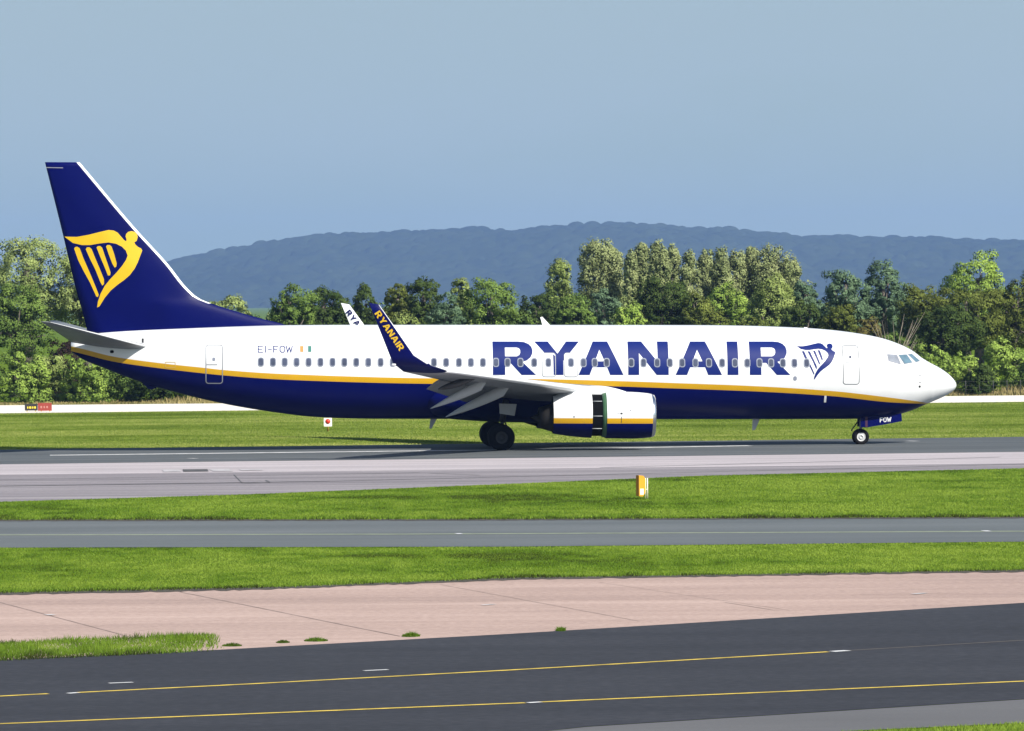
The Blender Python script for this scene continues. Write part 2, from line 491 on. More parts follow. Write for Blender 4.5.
def sample(far, near, dens, x0=-90, x1=1114):
    gx = [G(x, interp(far, x)) for x in np.linspace(x0, x1, 60)]
    gn = [G(x, interp(near, x)) for x in np.linspace(x0, x1, 60)]
    fx, fy = np.array(gx).T; nx, ny = np.array(gn).T
    lo, hi = max(fx.min(), nx.min()) , min(fx.max(), nx.max())
    lo, hi = min(fx.min(), nx.min()), max(fx.max(), nx.max())
    area = (hi - lo) * (fy.max() - ny.min())
    N = int(area * dens)
    X = rng.uniform(lo, hi, N); Y = rng.uniform(ny.min(), fy.max(), N)
    ok = (Y > np.interp(X, nx, ny)) & (Y < np.interp(X, fx, fy))
    return X[ok], Y[ok], np.interp(X[ok], nx, ny)

def grass_tint(X, Y, sc=1.0):
    t = 0.3 * vnoise(X, Y, 9 * sc, 1) + 0.4 * vnoise(X * 0.7, Y, 2.6 * sc, 2) + 0.3 * vnoise(X, Y * 0.4, 0.45 * sc, 3)
    return np.clip((t - 0.5) * 2.0 + 0.52 + rng.normal(0, 0.12, len(X)), 0.08, 1)

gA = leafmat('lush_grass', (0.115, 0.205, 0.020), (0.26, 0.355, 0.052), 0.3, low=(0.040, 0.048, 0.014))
gB = leafmat('far_grass', (0.185, 0.255, 0.042), (0.42, 0.435, 0.13), 0.3, low=(0.10, 0.14, 0.02))
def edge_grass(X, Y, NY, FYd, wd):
    """mask for taller, darker blades along the near lip of a strip"""
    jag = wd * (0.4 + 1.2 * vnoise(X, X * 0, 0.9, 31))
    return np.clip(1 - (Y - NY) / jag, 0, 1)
X, Y, NY = sample(E['tx_near'], E['cc_far'], 420)
edge = edge_grass(X, Y, NY, 0, 2.0)
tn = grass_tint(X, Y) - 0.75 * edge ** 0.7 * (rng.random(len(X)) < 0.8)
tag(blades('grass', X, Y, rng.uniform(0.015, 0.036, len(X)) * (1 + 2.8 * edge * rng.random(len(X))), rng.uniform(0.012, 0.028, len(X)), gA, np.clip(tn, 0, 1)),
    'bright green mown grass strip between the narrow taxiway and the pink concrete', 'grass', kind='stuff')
X, Y, NY = sample(E['rw_near'], E['tx_far'], 220)
edge = edge_grass(X, Y, NY, 0, 3.0)
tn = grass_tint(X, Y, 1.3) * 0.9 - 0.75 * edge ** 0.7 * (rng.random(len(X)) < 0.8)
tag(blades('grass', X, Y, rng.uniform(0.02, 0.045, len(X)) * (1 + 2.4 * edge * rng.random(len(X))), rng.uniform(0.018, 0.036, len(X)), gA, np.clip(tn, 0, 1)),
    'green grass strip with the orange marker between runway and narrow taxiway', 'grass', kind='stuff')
X, Y, NY = sample(E['strip_near'], E['rw_far'], 110)
tt = 0.55 * vnoise(X * 0.35, Y, 3.5, 41) + 0.25 * vnoise(X, Y, 12, 42) + 0.2 * vnoise(X, Y, 1.2, 43)
tt = (tt - 0.5) * 1.3 + 0.5 + rng.normal(0, 0.12, len(X))
tt = np.clip(tt + 0.4 * np.clip(1 - (Y - NY) / 16, 0, 1) - 0.12, 0, 1)
tag(blades('grass', X, Y, rng.uniform(0.02, 0.048, len(X)), rng.uniform(0.022, 0.04, len(X)), gB, tt),
    'yellowish green grass beyond the runway, under and behind the jet', 'grass', kind='stuff')
X, Y, NY = sample([(-200, 652), (0, 644), (217, 635), (222, 648)], [(-200, 672), (0, 662), (222, 652)], 800, -60, 222)
fade = rng.random(len(X)) < np.clip((G(222, 645)[0] - X) / 0.9 + 0.25 * vnoise(X, Y, 0.3, 77), 0.08, 1)
X, Y, NY = X[fade], Y[fade], NY[fade]
tn = grass_tint(X, Y) * 0.75 - 0.4 * np.clip(1 - (Y - NY) / 0.7, 0, 1) * (rng.random(len(X)) < 0.7)
tag(blades('grass', X, Y, rng.uniform(0.04, 0.12, len(X)) * (0.5 + vnoise(X, Y, 0.7, 78)), rng.uniform(0.01, 0.024, len(X)), gA, np.clip(tn, 0, 1)),
    'tongue of rough grass at the left between pink concrete and dark asphalt', 'grass', kind='stuff')
X, Y, NY = sample([(845, 733), (1024, 723.8), (1120, 719)], [(845, 740), (1120, 740)], 900, 845, 1120)
tag(blades('grass', X, Y, rng.uniform(0.03, 0.07, len(X)), rng.uniform(0.008, 0.02, len(X)), gA, grass_tint(X, Y)),
    'sliver of grass in the bottom right corner below the grey asphalt', 'grass', kind='stuff')
weed_lab = ['weed tuft touching the right end of the grass tongue', 'low weed tuft left of the wider pair on the asphalt edge', 'wide weed clump in the middle of the asphalt edge',
            'taller weed clump alone at the concrete edge', 'small round weed, rightmost on the concrete edge']
for (px, py, wpx, hh), lb in zip([(232, 646.5, 20, 0.07), (283, 643.2, 13, 0.06), (316, 641.6, 24, 0.09), (411, 637, 18, 0.11), (561, 631.5, 9, 0.10)], weed_lab):
    gx, gy = G(px, py); wd = wpx * gy / FPX
    N = 900
    rq = np.sqrt(rng.random(N)); aq = rng.random(N) * 6.283; X = gx + rq * np.cos(aq) * wd / 2; Y = gy + rq * np.sin(aq) * 0.2
    tag(blades('weed_tuft', X, Y, rng.uniform(0.4, 1.5, N) * hh * 0.75 * (1.1 - 0.8 * rq), rng.uniform(0.015, 0.03, N), gA, grass_tint(X, Y) * 0.35, base=0.012, lean=0.6), lb, 'weed', 'weeds along the asphalt edge')

# ---------------------------------------------------------------- trees
LEAF = {}
LEAF['pale'] = leafmat('pale_green_leaves', (0.1415, 0.2000, 0.0608), (0.4430, 0.5147, 0.1863), 0.25, clump=True)
LEAF['mid'] = leafmat('mid_green_leaves', (0.0634, 0.1158, 0.0268), (0.2502, 0.3567, 0.0830), 0.25, clump=True)
LEAF['dark'] = leafmat('dark_green_leaves', (0.0237, 0.0482, 0.0140), (0.1111, 0.1572, 0.0427), 0.25, clump=True)
LEAF['olive'] = leafmat('olive_leaves', (0.0523, 0.0713, 0.0152), (0.2132, 0.2515, 0.0591), 0.25, clump=True)
LEAF['yellow'] = leafmat('yellow_green_leaves', (0.1213, 0.1679, 0.0388), (0.4223, 0.5059, 0.1686), 0.25, clump=True)
LEAF['blue'] = leafmat('blue_green_leaves', (0.0468, 0.0899, 0.0478), (0.2198, 0.3207, 0.1843), 0.25, clump=True)
LEAF['poplar'] = leafmat('poplar_leaves', (0.1563, 0.2026, 0.0810), (0.4371, 0.4783, 0.2246), 0.25, clump=True)
LEAF['brown'] = leafmat('rusty_leaves', (0.0795, 0.0726, 0.0220), (0.2178, 0.1891, 0.0610), 0.25, clump=True)
LEAF['purple'] = leafmat('purple_leaves', (0.028, 0.018, 0.016), (0.060, 0.038, 0.032), 0.25, clump=True)
LEAF['fresh'] = leafmat('fresh_green_leaves', (0.1192, 0.2046, 0.0360), (0.4744, 0.6230, 0.1378), 0.25, clump=True)
BARK = newmat('bark', (0.10, 0.085, 0.07), 0.9, var=0.4, scale=6, bump=0.4)

def foliage(rx, ry, z0, z1, leaf, nleaf, kind):
    """leaf-sized faces gathered in clumps through the crown's volume"""
    zc, rz = (z0 + z1) / 2, (z1 - z0) / 2
    C = []
    if kind == 'poplar':
        nb = int(44 + rz * 9)
        h = rng.uniform(-1, 1, nb)
        prof = np.sqrt(np.clip(1 - np.abs(h) ** 3.5, 0, 1)) * np.where(h > 0, 1 - 0.15 * h, 1)
        a = rng.random(nb) * 2 * math.pi; rr = 0.6 * np.sqrt(rng.random(nb)) * prof
        C = np.stack([rr * np.cos(a) * rx, rr * np.sin(a) * ry, zc + h * rz * 0.92], 1)
        rb = np.stack([np.full(nb, 1.0) * rx * 0.40, np.full(nb, 1.0) * ry * 0.40, rng.uniform(0.10, 0.17, nb) * rz], 1)
    else:
        nb = 40 if kind == 'tree' else 26
        d = rng.normal(size=(nb, 3)); d /= np.linalg.norm(d, axis=1)[:, None]
        d[:, 2] = np.where(d[:, 2] < -0.55, -d[:, 2], d[:, 2])
        rad = rng.uniform(0.40, 0.72, nb)
        C = np.stack([d[:, 0] * rad * rx, d[:, 1] * rad * ry, zc + d[:, 2] * rad * rz], 1)
        s = rng.uniform(0.20, 0.40, nb)
        rb = np.stack([s * rx, s * ry, s * rz * rng.uniform(0.75, 1.1, nb)], 1)
        mean = rb.mean(1)
        rb = 0.5 * rb + 0.5 * mean[:, None]
    # each clump carries smaller sprays of leaves
    ns = 12 if kind != 'poplar' else 9
    sd_ = rng.normal(size=(len(C) * ns, 3)); sd_ /= np.linalg.norm(sd_, axis=1)[:, None]
    par = np.repeat(np.arange(len(C)), ns)
    C2 = C[par] + sd_ * rb[par] * rng.uniform(0.6, 0.92, (len(par), 1))
    m2 = rb[par].mean(1)
    r2 = m2 * rng.uniform(0.26, 0.50, len(par))
    r2 = np.stack([r2, r2, r2 * (1.5 if kind == 'poplar' else 0.8)], 1)
    wgt = r2[:, 0] * r2[:, 2]; wgt = wgt / wgt.sum()
    idx = rng.choice(len(C2), nleaf, p=wgt)
    d = rng.normal(size=(nleaf, 3)); d /= np.linalg.norm(d, axis=1)[:, None]
    rr = 0.55 + 0.5 * rng.random(nleaf) ** 0.7
    rr = np.where(rng.random(nleaf) < 0.07, rr * rng.uniform(1.0, 1.5, nleaf), rr)
    P = C2[idx] + d * r2[idx] * rr[:, None]
    keep = np.ones(nleaf, bool)
    for i in range(len(C)):
        q = (P - C[i]) / rb[i]
        keep &= (np.einsum('ij,ij->i', q, q) > (0.33 if kind != 'poplar' else 0.12))
    keep &= P[:, 2] > 0.03
    P, d, idx = P[keep], d[keep], idx[keep]
    cn = d * 0.75 + sd_[idx] * 0.45 + (P - np.array([0, 0, zc])) / np.array([rx, ry, rz]) * 0.25
    cn += rng.normal(0, 0.10, cn.shape)
    cn /= np.linalg.norm(cn, axis=1)[:, None]
    n_ = d + rng.normal(0, 0.4, d.shape); n_[:, 2] += 0.2
    n_ /= np.linalg.norm(n_, axis=1)[:, None]
    u = np.cross(n_, rng.normal(size=n_.shape)); u /= np.linalg.norm(u, axis=1)[:, None]
    v = np.cross(n_, u)
    s1 = leaf * rng.uniform(0.5, 1.25, len(P))[:, None]; s2 = s1 * rng.uniform(0.5, 0.85, len(P))[:, None]
    V = np.stack([P - u * s1 * 0.5, P + v * s2 * 0.5, P + u * s1 * 0.5, P - v * s2 * 0.5], 1).reshape(-1, 3)
    F = np.arange(len(P) * 4).reshape(-1, 4)
    bt = rng.normal(0, 0.12, len(C)); b2 = rng.normal(0, 0.09, len(C2))
    tint = np.clip(0.5 + bt[par[idx]] + b2[idx] + rng.normal(0, 0.10, len(P)), 0, 1)
    return V, F, np.repeat(tint, 4), C, np.repeat(cn, 4, axis=0)

def trunk_bm(h, r, C, nl=7):
    bm = bmesh.new()
    add_tube(bm, [(0, 0, -0.1), (r * 0.3, 0, h * 0.35), (-r * 0.2, r * 0.3, h * 0.7), (0, 0, h)], [r * 1.25, r, r * 0.7, r * 0.3], 8)
    for i in range(min(nl, len(C))):
        c = C[int(rng.integers(len(C)))]
        s = h * rng.uniform(0.35, 0.75)
        mid = (c[0] * 0.45, c[1] * 0.45, s + (c[2] - s) * 0.4)
        add_tube(bm, [(0, 0, s * 0.9), mid, tuple(c)], [r * 0.5, r * 0.32, r * 0.1], 5)
    return bm

def yh(px):
    return 303 - 0.00867 * (px - 350)

def plant(kind, px, top, wpx, dist, leafk, label, depth=None, nleaf=None, z0f=0.12, group=None, name=None, leaf=None):
    if dist < 400:
        dist += 8 if kind == 'shrub' else 14
    s = dist / FPX
    p = at_depth(px, 300, dist)
    ht = (CAM_H + (yh(px) - top) * s) * (1.08 if kind != 'poplar' else 1.0)
    rx = wpx * s / 2
    ry = depth / 2 if depth else min(max(rx, 1.2), 4.5)
    if kind == 'shrub':
        z0 = -0.6 * ht; nl = nleaf or int(9000 + 900 * rx * ht)
    else:
        z0 = z0f * ht; nl = nleaf or int(11000 + 800 * rx * ht)
    lf = (leaf or dist * 0.00041)
    V, F, T, C, CN = foliage(rx, ry, z0, ht, lf, min(int(nl * 1.2), 72000), kind)
    if kind == 'shrub':
        o = np_mesh(name or 'shrub', V, F, LEAF[leafk], tint=T, cn=CN)
        o.location = (p.x, dist, 0)
        return tag(o, label, 'shrub', group)
    e = empty(name or ('poplar_tree' if kind == 'poplar' else 'broadleaf_tree'), (p.x, dist, 0), label, 'poplar' if kind == 'poplar' else 'tree', group)
    bm_obj('trunk', trunk_bm(ht * 0.8, 0.05 * ht ** 0.8 + 0.05, C), BARK, e)
    np_mesh('crown', V, F, LEAF[leafk], e, tint=T, cn=CN)
    return e

TG = 'trees behind the runway'
PG = 'poplars in the row beyond the trees'
SG = 'shrubs along the perimeter road'
# left of and behind the tail
plant('tree', 28, 236, 118, 352, 'pale', 'tall pale green tree, highest of those at the left edge behind the tail', group=TG)
plant('tree', 85, 262, 70, 350, 'pale', 'pale green tree partly hidden by the blue tail fin', group=TG)
plant('tree', 14, 286, 92, 338, 'mid', 'rounded darker green tree in front of the tall pale tree at the left', group=TG)
plant('shrub', 62, 326, 54, 330, 'purple', 'dark purplish brown bush below the tip of the tailplane', group=SG)
plant('shrub', -22, 335, 80, 327, 'mid', 'mid green shrub cut by the left edge of the photo', group=SG)
plant('shrub', 22, 348, 62, 322, 'fresh', 'bright green shrub above the black and red sign', group=SG)
plant('shrub', 50, 343, 60, 326, 'yellow', 'yellowish shrub right of the shrub above the red sign', group=SG)
plant('shrub', 84, 348, 66, 323, 'fresh', 'fresh green shrub under the outer half of the tailplane', group=SG)
plant('shrub', 118, 352, 70, 324, 'mid', 'mid green shrub below the end of the tail cone', group=SG)
plant('shrub', 150, 368, 56, 322, 'dark', 'dark green shrub below the sloping rear belly', group=SG)
plant('shrub', 190, 372, 62, 324, 'fresh', 'fresh green shrub, last one showing under the rear belly', group=SG)
# between fin and winglets
plant('tree', 226, 290, 62, 375, 'pale', 'small light green tree just right of the fin root', group=TG)
plant('tree', 290, 287, 62, 355, 'mid', 'round green tree in the gap between tail fin and winglets, left half of a pair', group=TG)
plant('tree', 324, 283, 66, 358, 'dark', 'darker round tree left of the white winglet', group=TG)
plant('tree', 366, 290, 40, 362, 'dark', 'narrow dark tree between the white winglet and the navy winglet', group=TG)
plant('tree', 398, 281, 36, 372, 'olive', 'thin olive tree directly right of the navy winglet tip', group=TG)
plant('tree', 424, 276, 46, 364, 'dark', 'pointed very dark tree right of the navy winglet', group=TG)
plant('shrub', 408, 306, 58, 345, 'yellow', 'yellowish bush showing above the fuselage right of the navy winglet', group=SG)
plant('tree', 446, 293, 38, 352, 'blue', 'small blue-green tree right of the pointed dark tree', group=TG)
plant('tree', 462, 279, 26, 378, 'yellow', 'thin yellowish tree top behind the broad green tree', group=TG)
plant('tree', 492, 281, 88, 360, 'mid', 'broad mid green tree above the first two letters of the title', group=TG)
plant('tree', 540, 293, 52, 385, 'dark', 'low dark green tree beside the white top antenna', group=TG)
# poplar group
plant('poplar', 560, 262, 40, 440, 'yellow', 'rounded olive yellow tree left of the tallest poplar', group=PG, name='broadleaf_tree')
pops = [(598, 238, 34, 'thickest and tallest poplar, left end of the row'), (614, 246, 15, 'slim poplar leaning against the thickest one'),
        (631, 249, 12, 'slender lone poplar after the gap in the row'), (643, 241, 16, 'second poplar right of the gap in the row'),
        (659, 239, 17, 'tall pointed poplar in the middle of the row'), (672, 242, 14, 'narrow poplar touching the tall pointed middle one'),
        (690, 250, 17, 'shorter poplar right of the middle of the row'), (707, 246, 14, 'thin poplar above the yellow-green bush'),
        (722, 248, 18, 'poplar left of the two joined wide ones'), (737, 250, 19, 'poplar in the right third of the row with rounded top'),
        (752, 246, 15, 'narrow poplar just left of the broad poplar'), (772, 244, 40, 'broad wide-topped poplar near the right end of the row'),
        (790, 256, 26, 'lower poplar at the right end of the row')]
for px, top, wd, lb in pops:
    plant('poplar', px, top + 3, wd * 1.85, 440 + float(rng.uniform(-6, 6)), 'poplar', lb, group=PG, z0f=0.0, nleaf=int(17000 + wd * 600))
# in front of the poplars
plant('tree', 575, 296, 50, 372, 'mid', 'mid green tree right of the white top antenna', group=TG)
plant('tree', 604, 291, 44, 378, 'blue', 'blue-green tree below the thickest poplar', group=TG)
plant('tree', 630, 303, 40, 360, 'fresh', 'fresh green low tree left of the dark dome', group=TG)
plant('tree', 662, 283, 82, 362, 'dark', 'dark dome shaped tree in front of the middle poplars', group=TG)
plant('tree', 700, 296, 52, 360, 'olive', 'olive tree right of the dark dome', group=TG)
plant('tree', 728, 282, 50, 385, 'fresh', 'light green rounded tree below the right hand poplars', group=TG)
plant('tree', 768, 279, 66, 378, 'yellow', 'pale yellowish tree in front of the broad poplar', group=TG)
plant('shrub', 745, 305, 58, 355, 'olive', 'olive brown bush above the last letters of the title', group=SG)
plant('tree', 806, 279, 40, 392, 'blue', 'small teal tree left of the large blue-green tree', group=TG)
plant('tree', 846, 269, 62, 386, 'blue', 'large blue-green tree behind the cockpit, left crown', group=TG)
plant('tree', 884, 268, 62, 388, 'blue', 'large blue-green tree behind the cockpit, right crown', group=TG)
plant('tree', 802, 301, 54, 356, 'dark', 'low dark tree above the front end of the title', group=TG)
plant('tree', 838, 303, 56, 354, 'olive', 'olive green tree above the harp emblem', group=TG)
plant('shrub', 866, 310, 42, 350, 'brown', 'rusty brown bush behind the cockpit roof', group=SG)
plant('tree', 978, 262, 92, 372, 'fresh', 'bright topped tree, highest at the right edge', group=TG)
plant('tree', 930, 284, 76, 358, 'olive', 'dark olive tree right of the blue-green tree', group=TG)
plant('tree', 966, 288, 90, 352, 'olive', 'big brownish olive tree above and right of the nose', group=TG)
plant('tree', 1014, 282, 70, 356, 'olive', 'olive tree cut by the right edge of the photo', group=TG)
plant('tree', 944, 308, 96, 344, 'dark', 'dark green tree right above the nose', group=TG)
plant('tree', 1050, 268, 80, 366, 'mid', 'mid green tree mostly outside the right edge', group=TG)
plant('shrub', 900, 330, 60, 338, 'mid', 'mid green shrub behind the cockpit windows', group=SG)
plant('shrub', 932, 338, 58, 332, 'fresh', 'yellow-green shrub directly above the nose tip', group=SG)
plant('shrub', 960, 352, 48, 324, 'fresh', 'bright green shrub right of the nose tip', group=SG)
plant('shrub', 1002, 338, 62, 328, 'fresh', 'large fresh green shrub near the right edge behind the fence', group=SG)
plant('shrub', 980, 362, 40, 322, 'dark', 'low dark shrub in the gap right of the nose', group=SG)
plant('shrub', 1044, 345, 70, 326, 'mid', 'mid green shrub cut by the right edge', group=SG)
for px in (245, 300, 360, 430, 500, 570, 640, 710, 780, 850):
    plant('shrub', px, 352, 74, 332, 'mid' if px % 20 else 'dark', 'shrub hidden behind the fuselage along the perimeter road', group='shrubs hidden behind the jet', nleaf=6000)

for i, px in enumerate(range(212, 960, 34)):
    plant('tree', px + float(rng.uniform(-8, 8)), 303 + float(rng.uniform(-4, 7)), 56, 392 + float(rng.uniform(0, 7)), ('mid', 'dark', 'pale', 'olive', 'mid')[i % 5],
          'low tree of the back row that fills the gaps between the nearer trees', group='back row of low trees', nleaf=9000, z0f=0.02)

# bare branched shrub behind the cockpit roof
bm = bmesh.new(); p = at_depth(893, 300, 343)
for i in range(34):
    a = rng.uniform(-0.9, 0.9); h = rng.uniform(2.5, 5.4)
    add_tube(bm, [(rng.normal(0, .25), rng.normal(0, .3), 0), (a * 0.8, rng.normal(0, .4), h * 0.55), (a * 1.9 + rng.normal(0, .3), rng.normal(0, .8), h)], [0.035, 0.022, 0.010], 4)
o = bm_obj('bare_shrub', bm, newmat('bare_twigs', (0.22, 0.19, 0.15), 0.9, var=0.2)); o.location = (p.x, 343, 0)
tag(o, 'leafless grey branched shrub behind the cockpit roof', 'shrub')

# dry grass along the foot of the shrubs
dg = leafmat('dry_grass', (0.18, 0.15, 0.055), (0.42, 0.34, 0.16), 0.2)
N = 26000
X = rng.uniform(-40, 40, N)
f0 = [G(x, interp(E['strip_far'], x)) for x in (-200, 512, 1224)]
Y0 = np.interp(X, [q[0] for q in f0], [q[1] for q in f0])
Y = Y0 + 0.4 + rng.random(N) * 9
hh = (0.10 + 0.75 * vnoise(X, Y, 2.3, 5) ** 1.5) * np.interp(X, [-23, -20], [0.35, 1.0]) * rng.uniform(0.5, 1.1, N)
tag(blades('dry_grass', X, Y, hh, rng.uniform(0.05, 0.10, N), dg, np.clip(vnoise(X, Y, 3, 9) + rng.normal(0, .15, N), 0, 1)),
    'tall dry brown grass between the perimeter road and the shrubs', 'grass', kind='stuff')

# perimeter fence
fm = newmat('fence_grey', (0.07, 0.072, 0.07), 0.7, metal=0.2, var=0.2)
bL, bR = G(620, interp(E['strip_far'], 620)), G(1150, interp(E['strip_far'], 1150))
fe = empty('perimeter_fence', (bL[0], bL[1] + 1.5, 0), 'thin grey wire perimeter fence beyond the nose at the foot of the shrubs', 'fence')
dv = Vector((bR[0] - bL[0], bR[1] - bL[1], 0)); L_ = dv.length; dv.normalize()
bm = bmesh.new()
for zz in np.arange(0.15, 0.95, 0.25): add_tube(bm, [(0, 0, zz), tuple(dv * L_ + Vector((0, 0, zz)))], 0.006, 4)
bm_obj('wire', bm, fm, fe)
pm = None
for i in range(int(L_ / 0.9)):
    if pm is None:
        bm = bmesh.new(); add_tube(bm, [(0, 0, 0), (0, 0, 0.9), (0, 0.06, 0.96)], 0.022, 6)
        pm = bm_obj('post', bm, fm, fe); po = pm
    else:
        po = pm.copy(); link(po, fe)
    po.location = dv * (i * 0.9)

# ---------------------------------------------------------------- far hill with woodland
HD = 9000.0
ridge = Smooth([(-160, 292), (0, 288), (60, 284), (110, 276), (170, 263), (200, 256.5), (240, 249), (290, 239.5), (330, 235.5), (400, 233), (460, 229.5), (520, 229.5), (560, 226),
                (620, 223.5), (660, 224.5), (700, 227.5), (760, 232), (800, 236), (860, 237), (900, 237), (950, 239), (1024, 241.5), (1180, 245)])
XS = np.arange(-1149, 1149, 3.0); YS = np.arange(HD - 1500, HD + 400, 9.0)
px_ = XS / HD * FPX + 512
rid = np.array([CAM_H + (yh(q) - ridge(q)) * HD / FPX for q in px_])
prof = np.clip((YS - (HD - 1500)) / 1500, 0, 1); prof = np.where(YS > HD, 1 - ((YS - HD) / 400) ** 2 * 0.5, prof * prof * (3 - 2 * prof))
Z = rid[:, None] * prof[None, :] * (1 + 0.0 * XS[:, None])
gx, gy = np.meshgrid(XS, YS, indexing='ij')
Z += (vnoise(gx, gy, 260, 11) - 0.5) * 26 * np.clip((HD - gy) / 500, 0, 1)
bump = np.zeros_like(Z)
for _ in range(26000):
    cx, cy = rng.uniform(-1150, 1150), rng.uniform(HD - 1400, HD + 120)
    r_ = 4.5 + 15 * rng.random() ** 2.5; hh = r_ * rng.uniform(0.15, 0.5) + 5 * rng.random() ** 4
    i0, i1 = int((cx - r_ + 1149) / 3.0), int((cx + r_ + 1149) / 3.0) + 2
    j0, j1 = int((cy - r_ - (HD - 1500)) / 9.0), int((cy + r_ - (HD - 1500)) / 9.0) + 2
    i0, j0 = max(i0, 0), max(j0, 0)
    sub = 1 - ((gx[i0:i1, j0:j1] - cx) ** 2 + (gy[i0:i1, j0:j1] - cy) ** 2) / r_ ** 2
    bump[i0:i1, j0:j1] = np.maximum(bump[i0:i1, j0:j1], np.sqrt(np.clip(sub, 0, 1)) * hh)
Z = Z + bump - 6.0
nx_, ny_ = Z.shape
V = np.stack([gx, gy, Z], -1).reshape(-1, 3)
ii, jj = np.meshgrid(np.arange(nx_ - 1), np.arange(ny_ - 1), indexing='ij')
a = (ii * ny_ + jj).ravel()
Fq = np.stack([a, a + ny_, a + ny_ + 1, a + 1], 1)
hm = leafmat('far_woodland', (0.010, 0.020, 0.008), (0.042, 0.058, 0.02), 0.0)
ht_ = np.clip(vnoise(gx, gy, 24, 21) * 0.4 + vnoise(gx, gy, 110, 22) * 0.3 + vnoise(gx, gy * 0.5, 260, 23) * 0.3, 0, 1).ravel()
o = np_mesh('hill', V, Fq, hm, tint=ht_)
tag(o, kind='structure')

# haze: the air between here and the hill
bm = bmesh.new()
add_box(bm, (0, 4750, 84), (2700, 9620, 170.0))
hz = bm_obj('haze', bm, [])
hmat = bpy.data.materials.new('haze_air'); hmat.use_nodes = True
hn = hmat.node_tree.nodes; hl = hmat.node_tree.links; hn.clear()
ho = hn.new('ShaderNodeOutputMaterial'); pv = hn.new('ShaderNodeVolumePrincipled')
pv.inputs['Color'].default_value = (0.315, 0.515, 0.98, 1)
pv.inputs['Density'].default_value = 0.000076
hl.new(pv.outputs[0], ho.inputs['Volume'])
hz.data.materials.append(hmat)
tag(hz, 'thin blue haze in front of the far hill', 'haze', kind='stuff')

# ================================================================ SIGNS
def sign_yellow():
    gx, gy = G(641, 499.0)
    s = gy / FPX
    e = empty('taxiway_marker', (gx, gy, 0), 'orange and yellow box marker on white legs in the grass beside the taxiway', 'marker', rot=(0, 0, R(38)))
    ym = newmat('marker_yellow', (0.66, 0.31, 0.02), 0.5, var=0.10); om = newmat('marker_shaded_orange', (0.62, 0.22, 0.02), 0.5, var=0.06)
    wm = newmat('marker_white', (0.78, 0.74, 0.62), 0.5, var=0.05)
    bm = bmesh.new()
    prof = [(-0.14, 0.10), (0.02, 0.08), (0.13, 0.22), (0.13, 0.64), (0.05, 0.74), (-0.14, 0.76)]
    r0 = [bm.verts.new((x, -0.075, z)) for x, z in prof]; r1 = [bm.verts.new((x, 0.075, z)) for x, z in prof]
    bm.faces.new(r0); bm.faces.new(r1[::-1])
    for i in range(6):
        f = bm.faces.new((r0[i], r1[i], r1[(i + 1) % 6], r0[(i + 1) % 6])); f.material_index = 1 if i == 5 else 0  # left face turned from the sun: its shade painted in as deeper orange
    bmesh.ops.bevel(bm, geom=bm.edges[:], offset=0.015, segments=2)
    bm_obj('case', bm, [ym, om], e)
    bm = bmesh.new(); add_box(bm, (-0.03, -0.081, 0.235), (0.15, 0.012, 0.19)); bm_obj('lower_panel', bm, wm, e)
    for x in (0.19, 0.27):
        bm = bmesh.new(); add_tube(bm, [(x, 0, 0), (x, 0, 0.66)], 0.018, 8); add_tube(bm, [(x, 0, 0.3), (0.12, 0, 0.3)], 0.012, 6); bm_obj('leg', bm, wm, e)
sign_yellow()

def sign_red():
    gx, gy = G(38, 411.8)
    e = empty('airfield_sign', (gx, gy, 0), 'low airfield sign with black left panel and red right panel', 'sign', rot=(0, 0, R(2)))
    k_ = newmat('sign_black', (0.02, 0.02, 0.02), 0.5); r_ = newmat('sign_red', (0.24, 0.03, 0.018), 0.6, var=0.1); y_ = newmat('sign_yellow', (0.75, 0.55, 0.03), 0.5)
    w_ = newmat('sign_pale', (0.40, 0.17, 0.14), 0.5)
    bm = bmesh.new(); add_box(bm, (-0.4, 0, 0.28), (0.76, 0.16, 0.40)); bmesh.ops.bevel(bm, geom=bm.edges[:], offset=0.02, segments=2); bm_obj('black_panel', bm, k_, e)
    bm = bmesh.new(); add_box(bm, (0.41, 0, 0.29), (0.82, 0.16, 0.46)); bmesh.ops.bevel(bm, geom=bm.edges[:], offset=0.02, segments=2); bm_obj('red_panel', bm, r_, e)
    for x, wd in ((-0.6, 0.06), (-0.45, 0.12), (-0.3, 0.06), (-0.17, 0.1)):
        bm = bmesh.new(); add_box(bm, (x, -0.085, 0.26), (wd, 0.01, 0.12)); bm_obj('yellow_mark', bm, y_, e)
    for x, wd in ((0.2, 0.1), (0.38, 0.08), (0.55, 0.1)):
        bm = bmesh.new(); add_box(bm, (x, -0.085, 0.28), (wd, 0.01, 0.13)); bm_obj('pale_mark', bm, w_, e)
    for x in (-0.65, -0.15, 0.2, 0.7):
        bm = bmesh.new(); add_tube(bm, [(x, 0, 0), (x, 0, 0.12)], 0.03, 8); bm_obj('leg', bm, y_, e)
sign_red()

def sign_disc():
    gx, gy = G(328, 431.5)
    e = empty('disc_sign', (gx, gy, 0), 'small white square sign with a red disc on a brown post beyond the runway', 'sign')
    bm = bmesh.new(); add_box(bm, (0, 0, 0.46), (0.40, 0.04, 0.42)); bmesh.ops.bevel(bm, geom=bm.edges[:], offset=0.015, segments=2)
    bm_obj('board', bm, newmat('board_white', (0.8, 0.78, 0.74), 0.5, var=0.04), e)
    bm = bmesh.new(); add_lathe(bm, [(-0.034, 0.0001), (-0.034, 0.125), (-0.021, 0.125)], (0, 0, 0.50), 'Y', 24); bm_obj('disc', bm, newmat('disc_red', (0.60, 0.04, 0.02), 0.5), e)
    bm = bmesh.new(); add_tube(bm, [(0, 0.03, 0), (0, 0.03, 0.5)], 0.05, 8); bm_obj('post', bm, newmat('post_brown', (0.30, 0.20, 0.03), 0.7, var=0.1), e)
